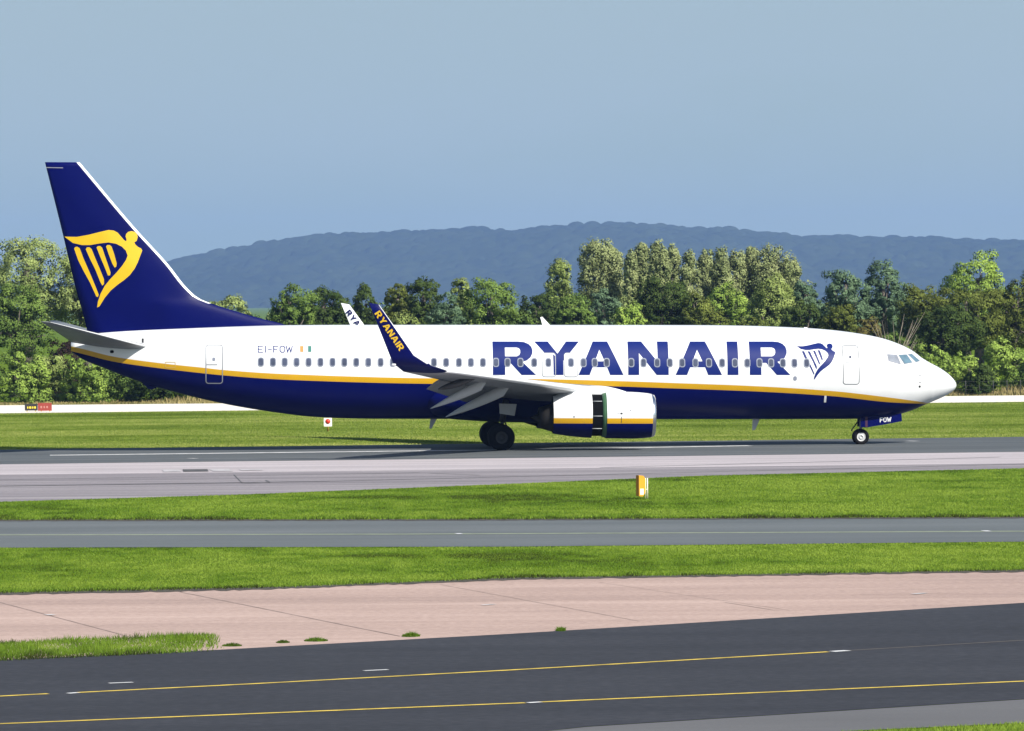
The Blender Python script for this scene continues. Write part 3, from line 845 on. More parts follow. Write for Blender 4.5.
sign_disc()

# ================================================================ AIRLINER
YAW, NOSE_DOWN, DIST = 0.0645, 0.0114, 220.0
MA = Matrix.Translation((0, DIST, 0)) @ Matrix.Rotation(YAW, 4, 'Z') @ Matrix.Rotation(NOSE_DOWN, 4, 'Y')
MI = MA.inverted()
jet = empty('airliner', (0, 0, 0), 'white and navy passenger jet with yellow stripe and harp tail rolling on the runway', 'airliner')
jet.matrix_world = MA
CO = MI @ CAM

def P(px, py, lat=0.0):
    """(x forward, z up) in the aircraft's own frame of what the photo shows at a pixel on the plane y = lat"""
    d = MI.to_3x3() @ ray(px, py)
    tt = (lat - CO.y) / d.y
    p = CO + d * tt
    return p.x, p.z
def PX(px, lat=0.0, py=380): return P(px, py, lat)[0]
def PZ(py, px, lat=0.0): return P(px, py, lat)[1]

TOP = [(71, 342.5), (79, 338), (87, 334.5), (105, 332.5), (123, 331), (168, 328.5), (220, 326.6), (284, 325.2), (330, 324.9), (400, 324.8), (560, 324.9), (700, 325.1), (745, 325.7), (785, 327),
       (810, 328.2), (834, 330.2), (857, 333.2), (880.6, 337.8), (899, 344), (909, 348.7), (915, 352.5), (920.5, 357), (927.5, 361.4), (939, 367.6), (947, 373), (952, 377.6), (955, 381.5), (956.4, 385)]
BOT = [(71, 352), (76, 354.8), (83, 359.5), (100, 366.5), (120, 374.5), (149, 385), (182, 394), (208, 400.3), (241, 407), (284, 413.6), (309, 416.5), (335, 418), (380, 418.8), (500, 419), (845, 419),
       (871, 418.2), (890, 416.2), (901.7, 413.5), (913.4, 409.6), (922.8, 405.6), (932, 401.7), (941, 397.8), (948, 394.2), (953, 390.8), (955.4, 388), (956.4, 385)]
topz = Smooth([P(x, y, 0.0) for x, y in TOP]); botz = Smooth([P(x, y, 0.0) for x, y in BOT])
XT, XN = PX(71), PX(956.4, 0, 385)
def halfw(x):
    d = XN - x
    nose = interp_s(NOSEW, d) if d < 6.5 else 1.88
    tl = interp_s(TAILW, x - XT) if x - XT < 13 else 1.88
    return min(nose, tl)
_c = {}
NOSEW = [(0, 0.0), (0.03, 0.20), (0.1, 0.36), (0.25, 0.56), (0.5, 0.76), (0.9, 0.99), (1.5, 1.24), (2.2, 1.46), (3.2, 1.68), (4.5, 1.82), (6.5, 1.88)]
TAILW = [(0, 0.22), (0.7, 0.42), (2.0, 0.70), (4.0, 1.10), (6.5, 1.50), (9.5, 1.79), (13, 1.88)]
def interp_s(tab, x):
    kx = id(tab)
    if kx not in _c: _c[kx] = Smooth(tab)
    return _c[kx](x)
Y1 = [(60, 344.5), (77, 348), (114, 357), (160, 363.3), (205, 368), (223, 370), (289, 374.2), (444, 378.4), (535, 379), (611, 380.8), (680, 383.2), (753, 386), (834, 391.2), (890, 397.6), (927.5, 402.8), (960, 408)]
Y2 = [(60, 349.5), (77, 353), (114, 362), (160, 368.5), (205, 373.6), (223, 375.4), (289, 379.9), (444, 383.9), (535, 384.4), (611, 386.2), (680, 388.6), (753, 391.3), (834, 396.3), (890, 402.4), (927.5, 404.6), (960, 409)]
l1 = Smooth([P(x, y, -1.7) for x, y in Y1]); l2 = Smooth([P(x, y, -1.7) for x, y in Y2])

def zsec(x):
    zt, zb = topz(x), botz(x)
    return (zt + zb) / 2, max((zt - zb) / 2, 1e-3)
def fus_y(x, z):
    zc, hh = zsec(x)
    q = (z - zc) / hh
    return halfw(x) * math.sqrt(max(0.0, 1 - q * q))

def painted_hull(xs, sec, la, lb, mats, cap=True, nA=22, nC=16):
    """body of oval sections whose paint bands follow the two stripe edges"""
    secs = []
    for x in xs:
        zc, hh, hw = sec(x)
        t1 = math.acos(max(-1, min(1, (la(x) - zc) / hh))); t2 = math.acos(max(-1, min(1, (lb(x) - zc) / hh)))
        t2 = max(t2, t1)
        th = [t1 * i / nA for i in range(nA)] + [t1 + (t2 - t1) * i / 2 for i in range(2)] + [t2 + (math.pi - t2) * i / nC for i in range(nC + 1)]
        near = [(x, -hw * math.sin(t), zc + hh * math.cos(t)) for t in th]
        far = [(x, hw * math.sin(t), zc + hh * math.cos(t)) for t in th[1:-1]][::-1]
        secs.append(near + far)
    nh = nA + 2 + nC
    def mf(i, j):
        jj = j if j < nh else 2 * nh - 1 - j
        return 0 if jj < nA else (1 if jj < nA + 2 else 2)
    bm = bmesh.new()
    add_loft(bm, secs, matfn=mf, cap=cap)
    bmesh.ops.remove_doubles(bm, verts=bm.verts[:], dist=1e-5)
    return bm

xs = list(np.arange(XT, XN - 3.0, 0.25)) + [XN - 3.0 * (1 - math.sin(t * math.pi / 2)) for t in np.linspace(0, 1, 34)][:-1] + [XN - 0.0015]
bm = painted_hull(xs, lambda x: (*zsec(x), max(halfw(x), 0.004)), l1, l2, None)
fus = bm_obj('fuselage', bm, [M['white'], M['yellow'], M['navy']], jet)
for p_ in fus.data.polygons: p_.use_smooth = True

# ---- marks conforming to a surface
def decal(name, loops_list, yfun, mat, parent, off=0.006, cut=0.12, cutx=None, side=-1):
    """flat outlines (aircraft x,z) laid onto the skin: outer loop plus holes, sliced so that it follows the curve"""
    bm = bmesh.new()
    for loops in loops_list:
        vl = [[Vector((x, z, 0)) for x, z in lp] for lp in loops]
        flat = [v for lp in vl for v in lp]
        tris = tessellate_polygon(vl)
        vs_ = [bm.verts.new((v.x, 0, v.y)) for v in flat]
        for tr in tris:
            try: bm.faces.new([vs_[i] for i in tr])
            except ValueError: pass
    zs = [v.co.z for v in bm.verts]; xs_ = [v.co.x for v in bm.verts]
    for zz in np.arange(min(zs) + cut / 2, max(zs), cut):
        bmesh.ops.bisect_plane(bm, geom=bm.verts[:] + bm.edges[:] + bm.faces[:], plane_co=(0, 0, zz), plane_no=(0, 0, 1))
    if cutx:
        for xx in np.arange(min(xs_) + cutx / 2, max(xs_), cutx):
            bmesh.ops.bisect_plane(bm, geom=bm.verts[:] + bm.edges[:] + bm.faces[:], plane_co=(xx, 0, 0), plane_no=(1, 0, 0))
    for v in bm.verts:
        v.co.y = side * (yfun(v.co.x, v.co.z) + off)
    bm.normal_update()
    flip = [f for f in bm.faces if f.normal.y * side < 0]
    bmesh.ops.reverse_faces(bm, faces=flip)
    return bm_obj(name, bm, mat, parent, smooth=True)

def rrect(x0, y0, x1, y1, r, n=5):
    pts = []
    for cx, cy, a0 in ((x1 - r, y1 - r, 0), (x0 + r, y1 - r, 90), (x0 + r, y0 + r, 180), (x1 - r, y0 + r, 270)):
        for i in range(n + 1):
            a = R(a0 + 90 * i / n); pts.append((cx + r * math.cos(a), cy + r * math.sin(a)))
    return pts

GL = {
 'R': (158, [[(0, 0), (0, 122), (95, 122), (116, 120), (132, 113), (142, 103), (146, 90), (145, 78), (138, 64), (124, 53), (108, 48), (158, 0), (105, 0), (64, 44), (45, 44), (45, 0)],
             [(45, 100), (88, 100), (97, 97), (101, 90), (101, 81), (97, 73), (88, 68), (45, 68)]]),
 'Y': (165, [[(0, 122), (50, 122), (84, 78), (117, 122), (165, 122), (105, 52), (105, 0), (62, 0), (62, 52)]]),
 'A': (165, [[(0, 0), (55, 122), (108, 122), (165, 0), (116, 0), (105, 28), (52, 28), (41, 0)], [(61, 50), (96, 50), (78, 92)]]),
 'N': (148, [[(0, 0), (0, 122), (50, 122), (108, 48), (108, 122), (148, 122), (148, 0), (104, 0), (40, 80), (40, 0)]]),
 'I': (40, [[(0, 0), (0, 122), (40, 122), (40, 0)]]),
}
def stroke_poly(pts, wd):
    out = []
    for i in range(len(pts) - 1):
        a, b_ = Vector(pts[i]), Vector(pts[i + 1]); d = (b_ - a).normalized() * wd / 2; nn = Vector((-d.y, d.x))
        out.append([[tuple(a - d * 0.98 - nn), tuple(b_ + d * 0.98 - nn), tuple(b_ + d * 0.98 + nn), tuple(a - d * 0.98 + nn)]])
    return out
THIN = {'E': [[(1, 0), (0, 0), (0, 1), (1, 1)], [(0, .5), (.8, .5)]], 'I': [[(.5, 0), (.5, 1)]], '-': [[(.1, .5), (.9, .5)]], 'F': [[(0, 0), (0, 1), (1, 1)], [(0, .5), (.8, .5)]],
        'O': [[(.25, 0), (.75, 0), (1, .25), (1, .75), (.75, 1), (.25, 1), (0, .75), (0, .25), (.25, 0)]], 'W': [[(-.05, 1), (.22, 0), (.5, .8), (.78, 0), (1.05, 1)]]}

LATF = -1.86
def px_loop(lp, lat=LATF): return [P(x, y, lat) for x, y in lp]
loops = []
for ch, x0, wd in (('R', 492.9, 43.2), ('Y', 534.7, 45.1), ('A', 578.4, 45.1), ('N', 628.2, 40.5), ('A', 675.5, 46.5), ('I', 727.5, 10.9), ('R', 749.8, 40.6)):
    gw, lps = GL[ch]
    loops.append([px_loop([(x0 + u / gw * wd, 375.0 - v / 122 * 33.5) for u, v in lp]) for lp in lps])
decal('title_lettering', loops, fus_y, M['navytext'], fus, 0.006)

loops = []
for ch, x0, wd in (('E', 258.3, 4.4), ('I', 264.3, 2.4), ('-', 268.2, 3.8), ('F', 273.8, 4.2), ('O', 280.2, 4.8), ('W', 286.6, 5.6)):
    for st in THIN[ch]:
        for q in stroke_poly([(x0 + u * wd, 352.2 - v * 6.0) for u, v in st], 0.95):
            loops.append([px_loop(lp) for lp in q])
decal('registration_lettering', loops, fus_y, M['navytext'], fus, 0.006)
decal('flag_orange_band', [[px_loop([(300.2, 346), (303.6, 346), (303.6, 352), (300.2, 352)])]], fus_y, M['orange'], fus)
decal('flag_green_band', [[px_loop([(308.2, 346), (311.6, 346), (311.6, 352), (308.2, 352)])]], fus_y, M['green'], fus)

# harp emblem (unit outline, x right, y down)
HARP = [(168, 328), (215, 329), (260, 321), (300, 311), (335, 303), (355, 305), (370, 313), (382, 327), (393, 340), (402, 346), (404, 338), (400, 328), (402, 318), (410, 310), (422, 307), (436, 310), (444, 319), (446, 330),
        (442, 344), (433, 350), (437, 358), (447, 367), (459, 373), (463, 381), (455, 402), (446, 426), (434, 450), (416, 474), (394, 493), (369, 511), (344, 532), (321, 560), (301, 592), (292, 597),
        (295, 575), (305, 545), (321, 515), (341, 490), (365, 465), (386, 440), (402, 416), (408, 400), (401, 381), (386, 366), (364, 355), (335, 350), (300, 354), (265, 360), (235, 360), (200, 352)]
STR = [[(205, 374), (208, 368), (216, 366), (226, 372), (240, 410), (262, 460), (285, 515), (298, 548), (295, 557), (289, 555), (265, 502), (240, 457), (220, 417)],
       [(249, 376), (253, 369), (262, 368), (271, 375), (285, 410), (300, 445), (318, 490), (318, 507), (312, 514), (305, 502), (285, 452), (265, 412)],
       [(290, 369), (295, 364), (304, 364), (311, 370), (321, 400), (335, 440), (343, 464), (341, 475), (333, 475), (322, 447), (305, 407)],
       [(326, 365), (331, 360), (340, 360), (347, 366), (357, 395), (366, 429), (365, 441), (359, 446), (350, 431), (338, 400)]]
def harp_map(fx, thin=1.0):
    out = [[fx(HARP)]]
    for s in STR:
        c = np.mean(np.array(s), 0)
        ss = []
        for (x, y) in s:
            xc = np.interp(y, [s[1][1], s[8][1]], [(s[0][0] + s[3][0]) / 2, (s[7][0] + s[9][0]) / 2])
            ss.append((xc + (x - xc) * thin, y))
        out.append([fx(ss)])
    return out
decal('harp_emblem', harp_map(lambda lp: [P(797.5 + (x - 168) / 295 * 38.7, 343 + (y - 303) / 294 * 36.6, LATF) for x, y in lp], 0.85), fus_y, M['navytext'], fus, 0.006, cutx=0.3)

# doors and hatches
def ring(x0, y0, x1, y1, r, wd):
    a = rrect(x0, y0, x1, y1, r); b_ = rrect(x0 + wd, y0 + wd, x1 - wd, y1 - wd, max(r - wd, 0.3))
    return [px_loop(a), px_loop(b_)]
d1 = decal('cabin_door', [ring(205.6, 344.6, 223.0, 384.0, 3, 0.9)], fus_y, M['line'], fus, 0.010)
decal('door_window', [[px_loop(rrect(212.4, 357.6, 215.4, 361.0, 1))]], fus_y, M['rim'], d1 if False else fus, 0.010)
decal('door_placard', [[px_loop(rrect(206.8, 363.9, 217.5, 365.3, .3))]], fus_y, M['rimpale'], fus, 0.010)
d2 = decal('cabin_door', [ring(843.0, 345.2, 859.8, 384.6, 3, 0.8)], fus_y, newmat('front_door_edge', (0.15, 0.16, 0.18), 0.6), fus, 0.010)
decal('door_window', [[px_loop(rrect(849.6, 355.6, 852.2, 358.4, 1))]], fus_y, M['pane'], fus, 0.010)
decal('door_handle', [[px_loop(rrect(845.5, 361.6, 854.0, 362.5, .3))]], fus_y, M['line'], fus, 0.010)
for x0, x1 in ((542, 556), (564, 578)):
    h_ = decal('overwing_exit', [[px_loop(rrect(x0, 352.6, x1, 377.0, 3))]], fus_y, M['white'], fus, 0.010)
    decal('exit_edge', [ring(x0, 352.6, x1, 377.0, 3, 0.6)], fus_y, M['line'], fus, 0.0125)
decal('exit_paint_line', [[px_loop([(553.2, 354), (555.2, 356), (555.2, 375), (553.6, 375)])]], fus_y, M['navytext'], fus, 0.013)
decal('static_port', [[px_loop(rrect(793.3, 376.2, 796.8, 380.6, 1.6))]], fus_y, M['rim'], fus, 0.010)
decal('white_placard', [[px_loop(rrect(825.0, 395.8, 827.2, 402.6, .4))]], fus_y, M['white'], fus, 0.010)
decal('sensor_port', [[px_loop(rrect(920.6, 385.6, 922.6, 387.8, .9))]], fus_y, M['tyre'], fus, 0.012)
decal('sensor_port', [[px_loop(rrect(920.3, 375.0, 923.6, 375.9, .3)), ]], fus_y, M['line'], fus, 0.012)
decal('sensor_port', [[px_loop(rrect(920.3, 382.2, 923.2, 383.0, .3)), ]], fus_y, M['line'], fus, 0.012)
decal('drain_port', [[px_loop(rrect(109.5, 350.4, 113.5, 353.4, 1.4)), ]], fus_y, M['tyre'], fus, 0.012)
decal('access_panel', [ring(165, 362.0, 175.5, 368.0, 1, 0.6)], fus_y, newmat('panel_edge', (0.55, 0.36, 0.1), 0.5), fus, 0.010)

# passenger windows
WX = [261, 273, 284.8, 296.7, 308.7, 320.6, 332.6, 344.5, 356.4, 368.4, 380.7, 392.8, 405, 417, 434, 446.2, 459, 471, 483, 496, 507.6, 520.5, 534.3, 548.4, 571, 583.5, 594.8, 606.7, 631.3, 643.6, 657.2, 669.9,
      682.2, 695.5, 709, 722.2, 735, 747.4, 759.6, 771.2, 783, 794.6, 806.8]
for px in WX:
    wy = 362.0 + (px - 275) / 515 * 0.9
    o = decal('passenger_window', [[px_loop(rrect(px - 3.05, wy - 4.6, px + 3.05, wy + 4.6, 2.4))]], fus_y, M['rim'], fus, 0.016)
    decal('pane', [[px_loop(rrect(px - 2.15, wy - 3.6, px + 2.15, wy + 3.6, 1.8))]], fus_y, M['pane'], fus, 0.019)
# cockpit glazing
CP = [([(886.6, 354.4), (896.0, 355.0), (899.2, 364.0), (887.4, 360.8)], 'glasspale'), ([(898.2, 355.0), (906.6, 354.7), (911.4, 362.2), (903.2, 363.6)], 'glass'), ([(908.4, 354.5), (912.6, 354.0), (920.2, 360.6), (915.6, 361.9)], 'glass')]
for lp, mm in CP:
    cx = sum(p[0] for p in lp) / 4; cy = sum(p[1] for p in lp) / 4
    big = [(cx + (x - cx) * 1.14, cy + (y - cy) * 1.14) for x, y in lp]
    decal('window_frame', [[px_loop(big, -1.0)]], fus_y, M['line'], fus, 0.010, 0.06, 0.06)
    decal('cockpit_window', [[px_loop(lp, -1.0)]], fus_y, M[mm], fus, 0.014, 0.06, 0.06)
    decal('cockpit_window', [[px_loop(lp, -1.0)]], fus_y, M[mm], fus, 0.014, 0.06, 0.06, side=1)

# ---- fin
FLE = Smooth([(z, x) for x, z in [P(x, y, 0) for x, y in [(79.4, 162), (136, 229), (168, 264), (189, 290), (199.5, 298.6), (212.7, 304), (231, 309.7), (257.5, 317.6), (284, 324.3), (300, 330)]]])
FTE = Smooth([(z, x) for x, z in [P(x, y, 0) for x, y in [(45, 162.5), (63.5, 237), (74, 282), (87.3, 332), (88, 336)]]])
FZ0, FZ1 = PZ(334.5, 120), PZ(162.2, 62)
ZW = PZ(304, 212.7)
def fin_t(x, z):
    le, te = FLE(z), FTE(z); c = le - te; u = min(1, max(0, (le - x) / c))
    eff = min(c, 5.6)
    tk = 0.052 * eff
    s = min(1.0, (le - x) / interp([(FZ0, 5.5), (ZW, 2.2), (ZW + 1.5, 1.6)], z))
    return tk * (math.sqrt(max(s, 0)) * 0.9 + 0.1 * s) * (1 - max(0, (u - 0.35) / 0.65) ** 1.6 * 0.97)
US = [0, 0.001, 0.01, None, 0.05, 0.1, 0.16, 0.24, 0.32, 0.4, 0.5, 0.6, 0.7, 0.8, 0.9, 1.0]
secs = []
zl = [FZ0 + (FZ1 - FZ0) * i / 44 for i in range(45)]
for z in zl:
    le, te = FLE(z), FTE(z); c = le - te
    us = [0.0, 0.02 / c, 0.06 / c, 0.135 / c] + [0.135 / c + (1 - 0.135 / c) * i / 12 for i in range(1, 13)]
    near = [(le - u * c, -fin_t(le - u * c, z), z) for u in us]
    far = [(le - u * c, fin_t(le - u * c, z), z) for u in us[1:]][::-1]
    secs.append(near + far)
nS = len(secs[0])
bm = bmesh.new()
add_loft(bm, secs, matfn=lambda i, j: 1 if (j < 3 or j >= nS - 3) and zl[i] > ZW else 0)
bmesh.ops.remove_doubles(bm, verts=bm.verts[:], dist=1e-6)
fin = bm_obj('tail_fin', bm, [M['navy'], M['white']], jet)
decal('harp_emblem', harp_map(lambda lp: [P(20 + x / 3.789, 150 + y / 3.789, -0.25) for x, y in lp]), fin_t, M['logo'], fin, 0.006, 0.2, 0.2)
decal('rudder_hinge_line', [[[P(x, y, -0.2) for x, y in lp]] for lp in [[(45.5, 167.0), (63, 167.4), (63, 168.1), (45.6, 167.7)]]], fin_t, M['line'], fin, 0.012, 0.2, 0.1)

# ---- wings and tailplane
AF = [(0.0, 0.0), (0.012, 0.30), (0.05, 0.62), (0.12, 0.86), (0.25, 1.0), (0.40, 0.98), (0.60, 0.75), (0.80, 0.40), (0.95, 0.12), (1.0, 0.02)]
def wing_section(le, ch, tk, nrm, tw=0.0, cdir=None):
    le = Vector(le); nrm = Vector(nrm).normalized()
    cdir = Vector(cdir) if cdir else Vector((-1, 0, -math.sin(tw)))
    up = [le + cdir * (u * ch) + nrm * (t_ * tk * 0.5) for u, t_ in AF]
    lo = [le + cdir * (u * ch) - nrm * (t_ * tk * 0.5) for u, t_ in AF[1:]][::-1]
    return [tuple(v) for v in up + lo]
nAF = len(AF)

xk, zk = P(605, 391.5, -2.6)
xt, zt_ = P(447, 371.0, -16.4)
def wing_le(y):   # y positive outboard
    if y < 2.6:
        return xk + (2.6 - y) * math.tan(R(40)), zk - (2.6 - y) * 0.105
    q = (y - 2.6) / (16.4 - 2.6)
    return xk + (xt - xk) * q, zk + (zt_ - zk) * q
def wing_chord(y):
    return wing_le(y)[0] - interp([(0, -1.75), (5.2, -1.65), (16.4, xt - 1.75), (17.2, xt - 2.1)], y)

def build_wing(s):
    """s = -1 near side, +1 far side"""
    secs = []; ys = [1.2, 1.9, 3, 4, 4.83, 6, 8, 10, 12, 14, 15.5, 16.4]
    for y in ys:
        x_, z_ = wing_le(y); c = wing_chord(y)
        secs.append(wing_section((x_, s * y, z_), c, c * interp([(0, 0.13), (5, 0.115), (16.4, 0.095)], y), (0, 0, 1), 0.015))
    bm = bmesh.new()
    nn = len(secs[0])
    add_loft(bm, secs, matfn=lambda i, j: 1 if j in (0, 1, nn - 1, nn - 2) else 0)
    wing = bm_obj('wing', bm, [M['grey'], M['slat']], jet)
    # winglet: curved blend up from the tip, then a tall swept blade
    pts = []
    tipLE = P(379, 304.6, -17.85); tipTE = P(369, 302.8, -17.85)
    bsLE = P(414.8, 355, -17.35); bsTE = P(390.6, 357.5, -17.35)
    x0, z0 = wing_le(16.4); c0 = wing_chord(16.4)
    cLE = P(428.5, 363.2, -17.05); cTE = P(394.0, 365.0, -17.05)
    defs = [((x0, 16.4, z0), (x0 - c0, 16.4, z0 - 0.02), 0.16, 0), ((cLE[0] + 0.12, 16.85, cLE[1] - 0.10), (cTE[0] + .12, 16.85, cTE[1] - 0.05), 0.15, 25), ((cLE[0], 17.1, cLE[1]), (cTE[0], 17.1, cTE[1]), 0.14, 48),
            ((bsLE[0], 17.32, bsLE[1]), (bsTE[0], 17.32, bsTE[1]), 0.12, 74)]
    for q in (0.25, 0.5, 0.75, 1.0):
        l_ = [bsLE[i] + (tipLE[i] - bsLE[i]) * q for i in (0, 1)]; t_ = [bsTE[i] + (tipTE[i] - bsTE[i]) * q for i in (0, 1)]
        y_ = 17.32 + (17.85 - 17.32) * q
        defs.append(((l_[0], y_, l_[1]), (t_[0], y_, t_[1]), 0.12 - 0.07 * q, 80))
    secs = []
    for le, te, tk, ang in defs:
        le = Vector((le[0], s * le[1], le[2])); te = Vector((te[0], s * te[1], te[2]))
        c = (te - le).length; cdv = (te - le) / c
        nrm = Vector((0, -s * math.sin(R(ang)), math.cos(R(ang))))
        secs.append(wing_section(le, c, tk, nrm, cdir=cdv))
    bm = bmesh.new(); nn = len(secs[0])
    def mf(i, j):
        if i >= 2 and j in (0, 1, nn - 1, nn - 2): return 2
        if i == 0: return 3 if j < nAF - 1 else 0
        return 1 if j < nAF - 1 else 0          # upper/inner face white, outer face navy
    add_loft(bm, secs, matfn=mf)
    wl = bm_obj('winglet', bm, [M['navy'], M['white'], M['slat'], M['grey']], wing)
    # flap panels, hanging down behind the trailing edge
    for (ya, yb, cf) in ((2.2, 4.5, 1.5), (5.9, 12.2, 1.0)):
        secs = []
        for y in np.linspace(ya, yb, 5):
            x_, z_ = wing_le(y); c = wing_chord(y); cc = cf * (c / wing_chord(ya))
            a = R(34)
            secs.append(wing_section((x_ - c * 0.90, s * y, z_ - 0.10), cc, 0.16 * cc, (-math.sin(a) * 0.7, 0, math.cos(a)), cdir=(-math.cos(a), 0, -math.sin(a))))
        bm = bmesh.new(); add_loft(bm, secs); bm_obj('flap', bm, M['grey'], wing)
    # flap track fairings
    for (y, pxt, pyt, ln, rr) in ((11.5, 430.5, 408.5, 2.5, 0.20), (8.2, 445.5, 417, 2.9, 0.23)):
        xt_, zt2 = P(pxt, pyt, -y)
        a = R(25)
        bm = bmesh.new()
        prof = []
        for i in range(13):
            u = i / 12
            prof.append((u, rr * (math.sin(math.pi * min(u * 0.55 + 0.0, 1)) ** 0.8) * (1.0 if u < 0.9 else math.sqrt(max(0, 1 - ((u - .9) / .1) ** 2)) * 1.0)))
        secs = []
        for u, r_ in prof:
            r_ = max(r_, 0.012)
            cx, cz = xt_ + u * ln * math.cos(a), zt2 + u * ln * math.sin(a)
            secs.append([(cx - 0.0, s * y + r_ * 0.75 * math.cos(q), cz + r_ * 1.15 * math.sin(q)) for q in np.linspace(0, 2 * math.pi, 17)[:-1]])
        add_loft(bm, secs); bm_obj('flap_fairing', bm, M['fairing'], wing)
    # aileron, drooped a little at the outer trailing edge; raised spoiler
    secs = []
    for y in (12.4, 14, 15.8):
        x_, z_ = wing_le(y); c = wing_chord(y)
        secs.append(wing_section((x_ - c * 0.80, s * y, z_ + 0.05), 0.24 * c, 0.06, (0, 0, 1), cdir=(-0.97, 0, 0.10)))
    bm = bmesh.new(); add_loft(bm, secs); bm_obj('aileron', bm, M['darkgrey'], wing)
    # outer slat fairing bulge
    bm = bmesh.new()
    x_, z_ = P(438, 389, -13.2)
    secs = []
    for u in np.linspace(0, 1, 9):
        r_ = max(0.16 * math.sin(math.pi * (0.05 + 0.9 * u)), 0.01)
        secs.append([(x_ + u * 1.5, s * 13.2 + r_ * 0.7 * math.cos(q), z_ + u * 0.42 + r_ * math.sin(q)) for q in np.linspace(0, 2 * math.pi, 13)[:-1]])
    add_loft(bm, secs); bm_obj('flap_fairing', bm, M['darkgrey'], wing)
    return wing, wl
M['slat'] = newmat('slat_pale_grey', (0.66, 0.68, 0.70), 0.35, coat=0.2, var=0.04)
M['fairing'] = newmat('fairing_pale_grey', (0.37, 0.395, 0.41), 0.45, var=0.06)
wn, wln = build_wing(-1)
wf, wlf = build_wing(1)
# winglet lettering
def winglet_text(s, o_px, ang, hgt, wscale, chars, mat, off):
    loops = []; adv = 0
    ca, sa = math.cos(R(ang)), math.sin(R(ang))
    lat0 = s * 17.6
    for ch in chars:
        gw, lps = GL[ch]; k_ = hgt / 122 * wscale
        for_l = []
        for lp in lps:
            q = []
            for u, v in lp:
                a_, b_ = adv + u * k_, v * hgt / 122
                px = o_px[0] + a_ * ca + b_ * sa; py = o_px[1] + a_ * sa - b_ * ca
                q.append(P(px, py, lat0))
            for_l.append(q)
        loops.append(for_l); adv += gw * k_ + hgt * 0.14
    zb, zt3 = P(402, 355, -17.35)[1], P(374, 303, -17.85)[1]
    def yf(x, z):
        q = (z - zb) / (zt3 - zb)
        yy = 17.32 + 0.53 * q
        return yy + off
    return loops, yf
lo, yf = winglet_text(-1, (374.2, 313.6), 56.0, 6.2, 0.80, 'RYANAIR', 'logo', 0.062)
decal('winglet_lettering', lo, yf, M['logo'], wln, 0.004, side=-1)
lo, yf = winglet_text(1, (345.8, 312.3), 53, 5.2, 0.80, 'RYANAIR', 'navy', -0.066)
decal('winglet_lettering', lo, yf, M['navy'], wlf, -0.004, side=1)
bm = bmesh.new(); x_, z_ = P(393.3, 364.6, -17.1); add_lathe(bm, [(-0.07, 0.005), (-0.05, 0.05), (0.02, 0.06), (0.1, 0.05)], (x_, -17.1, z_), 'X', 12); bm_obj('tail_light', bm, M['white'], wln)

def build_tailplane(s):
    rl = P(152, 347.6, -0.8); tl = P(50, 322.0, -7.1); tt_ = P(40.5, 321.4, -7.1); rt = P(72, 342.5, -0.8)
    secs = []
    for q in np.linspace(0, 1, 7):
        y = 0.5 + (7.1 - 0.5) * q
        le = (rl[0] + (tl[0] - rl[0]) * q, s * y, rl[1] + (tl[1] - rl[1]) * q)
        te = (rt[0] + (tt_[0] - rt[0]) * q, s * y, rt[1] + (tt_[1] - rt[1]) * q)
        c = math.hypot(le[0] - te[0], le[2] - te[2])
        cdv = ((te[0] - le[0]) / c, 0, (te[2] - le[2]) / c)
        secs.append(wing_section(le, c, (0.10 - 0.02 * q) * c, (0, 0, 1), cdir=cdv))
    bm = bmesh.new(); nn = len(secs[0])
    add_loft(bm, secs, matfn=lambda i, j: 1 if j in (0, nn - 1) else 0)
    return bm_obj('tailplane', bm, [M['grey'], M['slat']], jet)
build_tailplane(-1); build_tailplane(1)
# stabiliser trim mark on the side
decal('trim_mark', [[px_loop([(141.6, 338.4), (143.8, 338.4), (143.8, 342.8), (141.6, 342.8)], -0.9)]], fus_y, M['darkgrey'], fus, 0.008)

# ---- belly fairing
xa, xb = PX(425, -1), PX(650, -1)
secs = []
for q in np.linspace(0, 1, 25):
    x = xa + (xb - xa) * q
    e_ = math.sin(math.pi * q) ** 0.45 if 0 < q < 1 else 0.0
    zc = botz(x) + 0.95; hw = 1.45 + 0.62 * e_; hh = 0.70 + 0.40 * e_
    secs.append([(x, hw * math.cos(t_), zc + hh * math.sin(t_)) for t_ in np.linspace(0, 2 * math.pi, 33)[:-1]])
bm = bmesh.new(); add_loft(bm, secs); bm_obj('belly_fairing', bm, M['navy'], jet)

